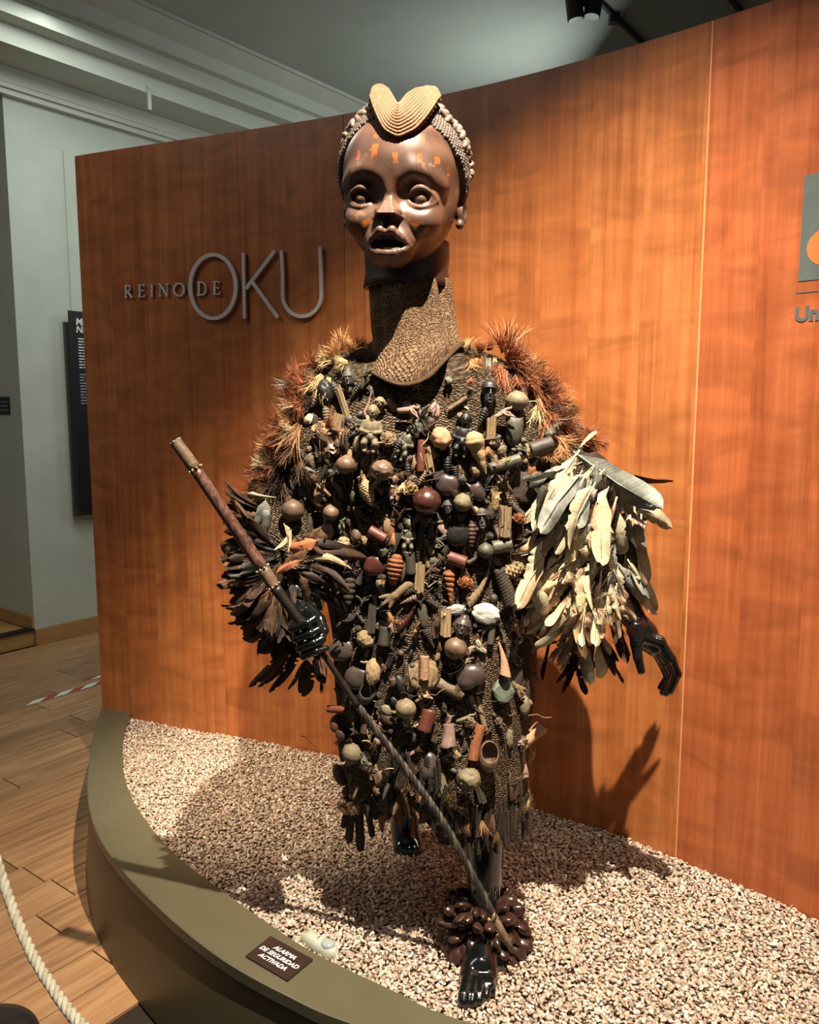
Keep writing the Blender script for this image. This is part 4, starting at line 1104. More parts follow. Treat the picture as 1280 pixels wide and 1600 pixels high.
# beads of hair along the front edge, rows on the cap surface
rr = random.Random(11)
def cap_point(az, el, k=1.0):
    return Vector((.1475*k*math.sin(az)*math.cos(el), .020-.150*k*math.cos(az)*math.cos(el), .040+.158*k*math.sin(el)))
V1, F1 = ico(1); b = B(); V2_, F2_ = ico(2)
def hv(p): return p.y*.80+(p.z-.085)*.60+.045
cnt = 0
for i in range(48):
    for j in range(86):
        az = -PI*.9 + 1.8*PI*(j+.5*(i % 2))/85; el = -.40 + i*.042
        if el > 1.3: continue
        p = cap_point(az, el, 1.0); h_ = hv(p)
        if -.002 < h_ < .045 and p.z > -.022:
            s = .0044+.0016*rr.random(); nrm = (p-Vector((0, .02, .04))).normalized(); q = p + nrm*.0015
            b.add([HM @ (q+Vector(v)*s+nrm*(v @ np.array(nrm))*s*.6) for v in V1], F1); cnt += 1
print('beads', cnt)
obj('hair_beads', b.v, b.f, m_hair, mask_root, True, kind='stuff', label='rows of small carved knobs along the hairline')
m_carv = mat('hair_carving', '5E4E42', '7A685A', .55, 40, .2, .002)
ci = 0
for side in (-1, 1):
    for q in range(60):
        az = side*rr.uniform(.35, 1.75); el = rr.uniform(.05, 1.02); p = cap_point(az, el)
        if hv(p) < .040 or p.z < -.01: continue
        nrm = (p-Vector((0, .02, .04))).normalized(); t1 = nrm.orthogonal().normalized(); a = rr.uniform(0, PI); t1 = (Matrix.Rotation(a, 3, nrm) @ t1); t2 = nrm.cross(t1)
        Lg = rr.uniform(.016, .034); r0 = rr.uniform(.0055, .0095); b = B()
        pts = [p-t1*Lg*.5+nrm*.002, p-t1*Lg*.2+nrm*.010+t2*rr.uniform(-.004, .004), p+t1*Lg*.2+nrm*.012, p+t1*Lg*.5+nrm*.004]
        b.add(*tube([HM @ v for v in smoothpath(pts, 3)], [r0*.7, r0, r0, r0*.9, r0*1.1, r0, r0*.9, r0*.8, r0*.7, r0*.5], 9)); 
        if rr.random() < .5: b.add(*tube([HM @ v for v in smoothpath([p-t2*Lg*.4+nrm*.006, p+nrm*.014, p+t2*Lg*.4+nrm*.004], 3)], [r0*.5, r0*.6, r0*.7, r0*.7, r0*.6, r0*.5, r0*.4], 8))
        b.make('carved_lock', m_carv, mask_root, True); ci += 1
# woven crest: nested V ridges leaning back over the forehead
m_crest = mat('crest_fibre', '6E4E38', '8A674B', .9, 220, .5, .002)
crest = empty  # (parts go straight under the mask)
def cpt(px, py):
    """point on the leaning crest sheet: Y grows with height"""
    f = (213-py)/80.0; Y = 1.836 + .125*f - .030*math.sin(f*PI); return atY(px, py, Y)
inner_p = [(604, 136), (611, 147), (617, 158), (622, 166), (628, 158), (637, 147), (650, 139), (664, 137)]
outer_p = [(579, 150), (584, 166), (593, 187), (602, 203), (622, 213), (648, 201), (664, 183), (676, 166), (687, 148)]
def rsmp(P, n):
    P = np.array(P, float); s = np.concatenate([[0], np.cumsum(np.hypot(*np.diff(P, axis=0).T))]); t_ = np.linspace(0, s[-1], n); return np.stack([np.interp(t_, s, P[:, 0]), np.interp(t_, s, P[:, 1])], 1)
NR = 10; A_, B_ = rsmp(inner_p, 45), rsmp(outer_p, 45)
B_[0] = (579, 148); A_[0] = (596, 133); A_[-1] = (668, 135); B_[-1] = (688, 150)
b = B(); V = []; Fc = []
top = []
for r_ in range(NR+1):
    f = r_/NR; C_ = A_*(1-f)+B_*f
    for _ in range(2): C_[1:-1] = (C_[:-2]+C_[1:-1]*2+C_[2:])/4
    # rounded lobes at both ends
    ext = math.sin(f*PI)*9; d0 = (C_[0]-C_[2]); d0 /= np.linalg.norm(d0); d1 = (C_[-1]-C_[-3]); d1 /= np.linalg.norm(d1); C_[0] += d0*ext*.5; C_[-1] += d1*ext*.5
    pts = smoothpath([cpt(*c) for c in C_], 2); bul = math.sin(f*PI)*.008
    pts = [p+Vector((0, -bul, 0)) for p in pts]; top.append(pts)
    Rr = [.0031*(1+.16*math.sin(i*1.9+r_)) for i in range(len(pts))]
    V_, F_ = tube(pts, Rr, 7); obj('crest_cord', V_, F_, m_crest, mask_root, True)
n = len(top[0]); V = []; Fc = []
bk = Vector((0, .032, .004))
for off_ in (Vector((0, .0005, 0)), bk):
    for pts in top: V += [p+off_ for p in pts]
N1 = n*(NR+1)
for i in range(NR):
    for k in range(n-1):
        Fc.append([i*n+k, i*n+k+1, (i+1)*n+k+1, (i+1)*n+k]); Fc.append([N1+i*n+k, N1+(i+1)*n+k, N1+(i+1)*n+k+1, N1+i*n+k+1])
for k in range(n-1):
    Fc.append([k, N1+k, N1+k+1, k+1]); e = NR*n; Fc.append([e+k, e+k+1, N1+e+k+1, N1+e+k])
for i in range(NR): Fc.append([i*n, (i+1)*n, N1+(i+1)*n, N1+i*n]); Fc.append([i*n+n-1, N1+i*n+n-1, N1+(i+1)*n+n-1, (i+1)*n+n-1])
obj('crest_backing', V, Fc, m_crest, mask_root, False)
# rope edging of the crest
for pts, nm in ((top[-1], 'crest_edging'), ):
    b = B()
    for k in range(2):
        q = []; P_, fr_ = frames([p+Vector((0, .012, -.001)) for p in pts])
        for i, (p, (t_, a, c_)) in enumerate(zip(P_, fr_)): th = i*.9+k*PI; q.append(p+a*math.cos(th)*.003+c_*math.sin(th)*.003)
        b.add(*tube(q, .0034, 6))
    b.make(nm, m_crest, mask_root, True)

# ================================================================== NECK CLOTH
ck = sil([(437, 582, 694, 2.05, .088), (452, 578, 700, 2.05, .092), (480, 579, 704, 2.05, .098), (510, 580, 708, 2.045, .104), (535, 582, 712, 2.04, .112), (552, 570, 716, 2.035, .128), (566, 562, 716, 2.03, .145)])
def zk(p, f, z):
    if f < .55: return z
    q = (f-.55)/.45; px, py = to_px(p); s = (px-560)/160.0
    if p.y > 2.04: return z + q*.03
    drop = -.058*math.exp(-((s-.45)/.38)**2) + .045*max(0, s-.72)/.28
    return z + q*q*drop
KV, KF, KUV, KC = loft(ck, 96, 9, .006, 4, 2.1, .022, zk)
for i, v in enumerate(KV):     # a few pulled folds
    f = (i//97)/(len(KC)-1)
    v.y -= .012*max(0, math.sin(f*9+v.x*14))*f
neck = empty('neck_cloth', atY(640, 560, 2.03), 'tan knitted neck cover between the carved head and the robe', 'neck cloth')
obj('knitted_tube', KV, KF, m_knit2, neck, True, uv=KUV)
rim_ = KV[-97:]; V_, F_ = tube(rim_[:-1], .0055, 8, closed=True); obj('hem_cord', V_, F_, m_knit2, neck, True, uv=[(p.x*3, p.z*3) for p in V_])
# ================================================================== MANNEQUIN
man = empty('mannequin', (.1, 2.05, ZG), 'glossy black mannequin under the robe, with bare hands and feet showing', 'mannequin')
BV_, BF_ = [], []
def addm(P, Q):
    n = len(BV_); BV_.extend([tuple(p) for p in P]); BF_.extend([[int(i)+n for i in q] for q in Q])
def sdf_add(f, pts, pad, h):
    A = np.array([tuple(p) for p in pts]); lo = A.min(0)-pad; hi = A.max(0)+pad; P, Q = surface_nets(f, lo, hi, h); addm(P, Q)
# trunk, neck, upper arms and legs (inside the robe)
sh = [atY(560, 600, 2.08), atY(735, 600, 2.08)]; hip = atY(672, 985, 2.07); chest = atY(648, 690, 2.08)
nk = atY(640, 470, 2.06); elL = atY(470, 800, 2.03); elR = atY(893, 800, 2.03)
wrL = atY(468, 925, 1.885); wrR = atY(976, 928, 1.99)
kneeF = atY(758, 1190, 1.93); ankF = atY(757, 1462, 1.865); kneeB = atY(610, 1180, 2.2); ankB = atY(632, 1262, 2.36)
def f_body(X, Y, Z):
    d = ell(X, Y, Z, chest, (.15, .095, .22)); d = smin(d, ell(X, Y, Z, hip, (.145, .10, .15)), .08); d = smin(d, cone(X, Y, Z, chest, hip, .11, .12), .05)
    d = smin(d, cone(X, Y, Z, chest+Vector((0, 0, .15)), nk, .06, .05), .04)
    d = smin(d, chain(X, Y, Z, [sh[0], elL, wrL], [.055, .042, .030]), .04); d = smin(d, chain(X, Y, Z, [sh[1], elR, wrR], [.055, .042, .030]), .04)
    d = smin(d, chain(X, Y, Z, [hip+Vector((.06, 0, -.03)), kneeF, ankF+Vector((0, .01, .02))], [.085, .058, .036]), .04)
    d = smin(d, chain(X, Y, Z, [hip+Vector((-.06, 0, -.03)), kneeB, ankB], [.085, .055, .036]), .04)
    return d
sdf_add(f_body, [sh[0], sh[1], hip, nk, elL, elR, wrL, wrR, ankF, ankB, kneeF, kneeB], .10, .011)
# right-hand side hand (open, fingers curling downwards)
def P3(x, y, Y): return atY(x, y, Y)
hr_pts = [P3(958, 900, 2.0), P3(1065, 1095, 1.95)]
def f_handR(X, Y, Z):
    k = .008
    d = chain(X, Y, Z, [P3(966, 905, 2.0), P3(982, 945, 1.985), P3(995, 970, 1.975)], [.034, .0285, .0265], .01)
    d = smin(d, ell(X, Y, Z, P3(1009, 992, 1.965), (.031, .026, .036)), .018)
    d = smin(d, cone(X, Y, Z, P3(996, 985, 1.965), P3(1022, 1012, 1.955), .027, .021), .014)
    for (p, r) in (
        ([(1030, 1003, 1.945), (1049, 1030, 1.938), (1058, 1053, 1.942), (1047, 1080, 1.950)], (.0150, .0125, .0115, .0092)),
        ([(1029, 1007, 1.963), (1046, 1033, 1.962), (1055, 1058, 1.966), (1041, 1083, 1.970)], (.0145, .0118, .0108, .0088)),
        ([(1026, 1010, 1.980), (1041, 1036, 1.984), (1050, 1060, 1.988), (1036, 1082, 1.988)], (.0135, .0112, .0100, .0082)),
        ([(1020, 1012, 1.994), (1034, 1036, 2.002), (1043, 1058, 2.006), (1032, 1074, 2.004)], (.0120, .0098, .0088, .0074))):
        fg = chain(X, Y, Z, [P3(*q) for q in p], r, .003); fg = smin(fg, cone(X, Y, Z, P3(1008, 996, p[0][2]), P3(*p[0]), .015, r[0]), .008); d = smin(d, fg, .0045)
    th = chain(X, Y, Z, [P3(993, 980, 1.95), P3(994, 1006, 1.932), P3(997, 1028, 1.924), P3(1002, 1048, 1.920)], [.020, .0138, .0112, .0095], .003)
    d = smin(d, th, .010)
    return d
sdf_add(f_handR, hr_pts, .04, .0019)
# hand gripping the staff
STF = [(273, 689, 1.775), (305, 733, 1.775), (410, 888, 1.78), (430, 918, 1.78), (500, 1014, 1.785), (560, 1104, 1.785), (640, 1210, 1.775), (700, 1298, 1.76), (775, 1438, 1.745)]
def f_handL(X, Y, Z):
    sp = [P3(*q) for q in STF]
    d = chain(X, Y, Z, [P3(445, 880, 1.93), P3(462, 925, 1.885), P3(470, 950, 1.86)], [.038, .031, .028], .01)
    d = smin(d, ell(X, Y, Z, P3(484, 974, 1.842), (.034, .024, .040)), .018)
    d = smin(d, cone(X, Y, Z, P3(474, 958, 1.85), P3(492, 1000, 1.825), .026, .022), .012)
    # fingers wrap from behind the staff around its lower-left side to the front
    for i, (kx, ky) in enumerate(((478, 968), (484, 984), (490, 999), (496, 1012))):
        r = (.0100, .0102, .0098, .0085)[i]; ax_, ay_ = kx-22, ky+6
        fg = chain(X, Y, Z, [P3(kx, ky, 1.832), P3(ax_+2, ay_+2, 1.810), P3(ax_+1, ay_+8, 1.782), P3(kx+2-4*i*.3, ky+6, 1.762), P3(kx+14, ky-2+i, 1.772)], [r*1.15, r*1.1, r, r*.95, r*.8], .003)
        d = smin(d, fg, .0035)
    th = chain(X, Y, Z, [P3(486, 955, 1.835), P3(500, 968, 1.812), P3(506, 985, 1.790), P3(500, 1000, 1.773)], [.016, .0125, .0115, .0095], .003); d = smin(d, th, .008)
    return d
sdf_add(f_handL, [P3(440, 878, 1.93), P3(520, 1030, 1.77)], .05, .0019)
# feet
def foot(ank, toe, s=1.0, h=.0028, right=1):
    a = Vector(ank); t_ = Vector(toe); fw = (t_-Vector((a.x, a.y, t_.z))); Lf = fw.length; fw.normalize(); sd = Vector((fw.y, -fw.x, 0))*right; up = Vector((0, 0, 1)); base = Vector((a.x, a.y, t_.z))
    def q(f, l, u): return base + fw*f*Lf + sd*l*s + up*u*s
    def fn(X, Y, Z):
        d = chain(X, Y, Z, [a+up*.10, a+up*.02, q(.05, 0, .05)], [.028*s, .033*s, .037*s], .02)
        d = smin(d, ell(X, Y, Z, q(-.10, 0, .026), (.032*s, .036*s, .028*s)), .02)
        d = smin(d, cone(X, Y, Z, q(.10, 0, .052), q(.52, -.004, .032), .036*s, .026*s), .03)
        d = smin(d, cone(X, Y, Z, q(.45, .016, .022), q(.66, .022, .018), .024*s, .020*s), .02); d = smin(d, cone(X, Y, Z, q(.4, -.02, .020), q(.62, -.026, .015), .022*s, .017*s), .02)
        for i, (l, e, r) in enumerate(((.026, 1.0, .0135), (.006, .99, .0100), (-.011, .95, .0092), (-.025, .89, .0086), (-.037, .82, .0080))):
            l *= .90; tt = chain(X, Y, Z, [q(.60, l*.80, .020), q(.76, l*.92, .023), q(e-.08, l, .017), q(e-.03, l, .010)], [r*1.2*s, r*1.05*s, r*1.0*s, r*.95*s]); d = smin(d, tt, .006)
        d = smax(d, (base.z-.002)-Z, .004)
        return d
    sdf_add(fn, [a+up*.14, q(-.2, -.05, 0), q(1.05, .05, 0), q(1.05, -.05, 0), q(-.2, .05, 0)], .025, h)
TOE = atZ(741, 1578, ZG+.006)
foot(ankF, TOE, 1.05, .0024, 1)
TB = atZ(640, 1338, ZG+.0); foot(ankB, TB, 1.0, .0035, -1)
obj('body', BV_, BF_, m_skin, man, True)

# ================================================================== STAFF
staff = empty('wooden_staff', P3(*STF[-1]), 'long dark carved wooden staff held diagonally in the mannequin hand', 'staff')
t = NT('staff_wood'); t.set(Roughness=.42); a = t.co('Object')
t.color(t.ramp(t.noise(t.mapv(a, (1, 1, .5)), 45, 4, .6, 2.5), [(.35, srgb('3A221B')), (.5, srgb('5C3A2E')), (.65, srgb('70564A'))])); t.bump(t.noise(a, 80, 3), .3, .002); m_sw = t.m
m_sd = mat('staff_dark', '17120F', '241C17', .5, 40, .2, .002); m_tip = mat('staff_tip', '5A4632', '7A634A', .55, 60, .3, .002)
m_brass = mat('brass_stud', 'A79A78', 'C3B792', .3, 30, metal=.8)
SPT = [P3(*q) for q in STF]
def seg(i0, i1, r, m, name, n=14, **k):
    pts = smoothpath(SPT, 12)[i0*12:i1*12+1]; R_ = np.linspace(r[0], r[1], len(pts)); V, Fc = tube(pts, list(R_), n); return obj(name, V, Fc, m, staff, True, **k)
seg(0, 1, (.0135, .0140), m_tip, 'handle_cap', label='worn bronze-brown grip at the upper end')
seg(1, 2, (.0125, .0145), m_sw, 'shaft', label='reddish-brown twisted grain section'); seg(2, 3, (.0150, .0135), m_tip, 'collar'); seg(3, 4, (.0130, .0085), m_sd, 'shaft'); seg(4, 5, (.0065, .0072), m_sd, 'shaft')
def studs(i, n, r, off=0):
    b = B(); p = SPT[i]; t_ = (SPT[min(i+1, 8)]-SPT[max(i-1, 0)]).normalized(); a = t_.orthogonal().normalized(); c_ = t_.cross(a); V0, F0 = ico(1)
    for k in range(n):
        th = 2*PI*k/n; q = p+t_*off+a*math.cos(th)*r+c_*math.sin(th)*r; b.add([q+Vector(v)*.0036 for v in V0], F0)
    b.make('brass_studs', m_brass, staff, True)
studs(1, 9, .0150); studs(2, 9, .0155); studs(3, 8, .0140, -.004); studs(0, 7, .0115, .002)
m_rb = mat('leather_wrap', '1F1A16', '332A22', .6, 80, .3, .002); m_rb2 = mat('leather_wrap_grey', '3D372F', '544C41', .65, 80, .3, .002)
pts = smoothpath(SPT, 70)[5*70:]; PP, fr = frames(pts)
for k in range(3):
    q = [p+a*math.cos(i*.30+2*PI*k/3)*.0048+c_*math.sin(i*.30+2*PI*k/3)*.0048 for i, (p, (t_, a, c_)) in enumerate(zip(PP, fr))]
    V, Fc = tube(q, .0050, 7); obj('twisted_strand', V, Fc, (m_rb, m_rb, m_rb2)[k], staff, True)
tipd = (SPT[-1]-SPT[-2]).normalized(); V, Fc = tube([SPT[-1]-tipd*.02, SPT[-1]+tipd*.045, SPT[-1]+tipd*.085], [.009, .0085, .005], 12); obj('foot_tip', V, Fc, m_tip, staff, True)

# ================================================================== ANKLE RATTLE
rat = empty('ankle_rattle', ankF, 'thick bunch of glossy dark brown seed pods tied around the front ankle', 'rattle')
m_pod = mat('pod_brown', '2A1812', '3C261E', .28, 3, .05, .001, vary=.3, coat=.15); m_strw = mat('straw', '8A6F4A', 'A88C62', .9, 60, .3)
pc_ = atY(757, 1462, 1.86); rr = random.Random(21); npd = 0
for lay, (zo, R_, cnt, Lp, dr) in enumerate(((.088, .060, 12, .046, 40), (.064, .078, 16, .052, 62), (.034, .090, 19, .054, 78), (.004, .096, 20, .054, 92), (-.026, .096, 20, .054, 104), (-.058, .090, 19, .052, 118), (-.088, .080, 16, .050, 130))):
    for k in range(cnt):
        a = 2*PI*(k+rr.uniform(-.25, .25)+.5*(lay % 2))/cnt; d = Vector((math.cos(a), math.sin(a)*.92, 0)); p = pc_+Vector((0, .012, zo+rr.uniform(-.008, .008)))+d*(R_*1.0+rr.uniform(-.006, .004))
        if p.z < ZG+.012 : p.z = ZG+.012+rr.uniform(0, .01)
        if a > PI and abs(d.x+.12) < .50 and lay >= 5: continue      # opening over the foot
        el = math.radians(dr-90+rr.uniform(-22, 22)); z_ = (d*math.cos(el)*.9+Vector((0, 0, -math.sin(el)*.9-.35))).normalized(); z_ = (z_+Vector((rr.uniform(-.3, .3), rr.uniform(-.3, .3), rr.uniform(-.2, .2)))).normalized()
        x_ = z_.cross(d + Vector((rr.uniform(-.6, .6), rr.uniform(-.6, .6), rr.uniform(0, .8)))).normalized(); y_ = z_.cross(x_)
        L_ = Lp*rr.uniform(.85, 1.15); w_ = L_*rr.uniform(.58, .72)
        inst('seed_pod', getmesh('pod', m_pod, 'seed_pod'), mat4(x_, y_, z_, p, (w_, w_*1.1, L_)), rat); npd += 1
b = B()
for k in range(60):
    a = rr.uniform(0, 2*PI); p = pc_+Vector((math.cos(a)*.045, math.sin(a)*.045, .05+rr.uniform(-.02, .03))); 
    b.add(*tube([p, p+Vector((rr.uniform(-.02, .02), rr.uniform(-.02, .005), rr.uniform(-.02, .01))), p+Vector((rr.uniform(-.03, .03), rr.uniform(-.03, .01), -.01+rr.uniform(-.02, .01)))], .0018, 5))
b.make('fibre_tie', m_strw, rat, True)
V, Fc = tube([pc_+Vector((math.cos(a)*.043, math.sin(a)*.043, .062+.008*math.sin(a*3))) for a in np.linspace(0, 2*PI, 40, endpoint=False)], .006, 8, closed=True); obj('cord_ring', V, Fc, m_strw, rat, True)
# ================================================================== THINGS SEWN ON THE ROBE
def dull(h):
    c = [int(h[i:i+2], 16) for i in (0, 2, 4)]; g = sum(c)/3; return ''.join('%02X' % int((x*.86+g*.14)*.88) for x in c)
_mat = mat
def mat(name, c1, c2=None, rough=.6, scale=25, bump=0, bdist=.004, **k):
    sc_ = max(2.0, scale/6)
    return _mat(name, dull(c1), c2 and dull(c2), min(.9, rough+.06), sc_, min(.9, bump*1.8), .004, vary=k.pop('vary', .22), lo=.3, hi=.72, **k)
mm = {
 'black': mat('blackened', '191613', '282420', .42, 30, .15, .002), 'dgrey': mat('dark_grey', '38332B', '5A5142', .5, 30, .2, .002),
 'green': mat('green_grey', '4B4838', '6C6650', .45, 25, .2, .002), 'moss': mat('mossy', '6A5C42', '94835F', .6, 30, .25, .002),
 'brown': mat('nut_brown', '6B4F3A', '957459', .42, 14, .08, .001), 'dbrown': mat('dark_brown', '432E22', '644836', .5, 20, .15, .002),
 'red': mat('red_brown', '6E3426', '87452F', .45, 16, .12, .002), 'orange': mat('rust', '9A4F24', 'B96B35', .75, 30, .4, .003),
 'maroon': mat('maroon_gloss', '43201A', '5A2C22', .25, 8, .04, .001, coat=.3), 'plum': mat('plum', '43322F', '594643', .3, 8, .04, .001, coat=.2),
 'beang': mat('bean_grey', '4A3D37', '5C4E47', .25, 6, .02, .001, coat=.25), 'tan': mat('tan', 'AE8858', 'D6B480', .8, 40, .4, .002),
 'cream': mat('cream', 'BFAE88', 'DACBA6', .7, 20, .3, .002), 'wood': mat('bark_tan', '8A6E49', 'BB9B6C', .8, 30, .4, .003, stretch=(3, 3, .4)),
 'peach': mat('peach_shell', 'B07A52', 'CB9A72', .7, 22, .3, .002), 'white': mat('chalk_white', 'A9A598', 'DDD9CE', .75, 30, .9, .004),
 'leather': mat('dark_leather', '3A2E28', '574539', .85, 25, .6, .006), 'stone': mat('green_stone', '56604F', '78816D', .4, 8, .1, .001),
 'bark': mat('dark_bark', '362D22', '5A4C3A', .9, 30, .7, .005, stretch=(3, 3, .5)), 'pink': mat('pinkish', '8A6656', 'B48E7C', .7, 20, .3, .002),
 'fringe': mat('fringe_dark', '2C2118', '4C3A29', .95, 30, .6, .004), 'straw': mat('straw_tan', '8A6B42', 'B08F5C', .9, 40, .4, .002)}
NAME = {'ball': 'round_nut', 'rock': 'dried_lump', 'rough': 'rough_nut', 'bean': 'sea_bean', 'pod': 'seed_pod', 'halfshell': 'open_shell', 'cob': 'dried_cob', 'pinecone': 'pine_cone', 'grub': 'ridged_pod', 'spiral': 'snail_shell',
        'spiral_thin': 'spiral_shell', 'conch': 'conch_shell', 'ringhorn': 'ringed_horn', 'pipe': 'tube_bead', 'pipe_bent': 'curved_pipe', 'pipe_flare': 'dried_tube_pod', 'sticks': 'stick_bundle', 'horn': 'small_horn', 'horn2': 'small_horn',
        'horn3': 'curled_horn', 'twig': 'dry_root', 'braid': 'braided_cord', 'braid_thin': 'twisted_cord', 'leaf': 'dry_leaf', 'tatter': 'hide_scrap', 'figurine': 'carved_figurine', 'carved_head': 'carved_head', 'mask': 'small_mask',
        'bone': 'bone_piece', 'beast': 'horned_carving', 'cowrie': 'cowrie_shell', 'shellcap': 'white_shell', 'pouch': 'leather_pouch', 'stone': 'flat_stone', 'fibrenut': 'fibre_ball'}
placed = []
def put(key, px, py, w_, h_, ang=0, m='brown', out=.45, dk=1.0, label=None, face=.6, roll=0, parent=None):
    loc, nr = hit(px, py); sc = (loc-CAM).dot(Vector((0, CP, -SP)))/F; w_ *= sc; h_ *= sc
    x, y, z = obasis(nr, ang, loc, face)
    V = MESH[key][0]; dep_ = (V[:, 1].max()-V[:, 1].min())*w_*dk
    p = loc - y*(dep_*out)
    # keep the projected centre on the seen position
    d = ray(px, py); t_ = (p-CAM).length/d.length; p = CAM + d*t_
    M = mat4(x, y, z, p, (w_, w_*dk, h_))
    if roll: M = M @ Matrix.Rotation(math.radians(roll), 4, 'Z')
    base = key.rstrip('0123456789') if key not in NAME else key
    o = inst(NAME.get(base, base), getmesh(key, mm[m], NAME.get(base, base)), M, parent or robe_root, label)
    placed.append((px, py, max(w_, h_)/sc/2)); return o
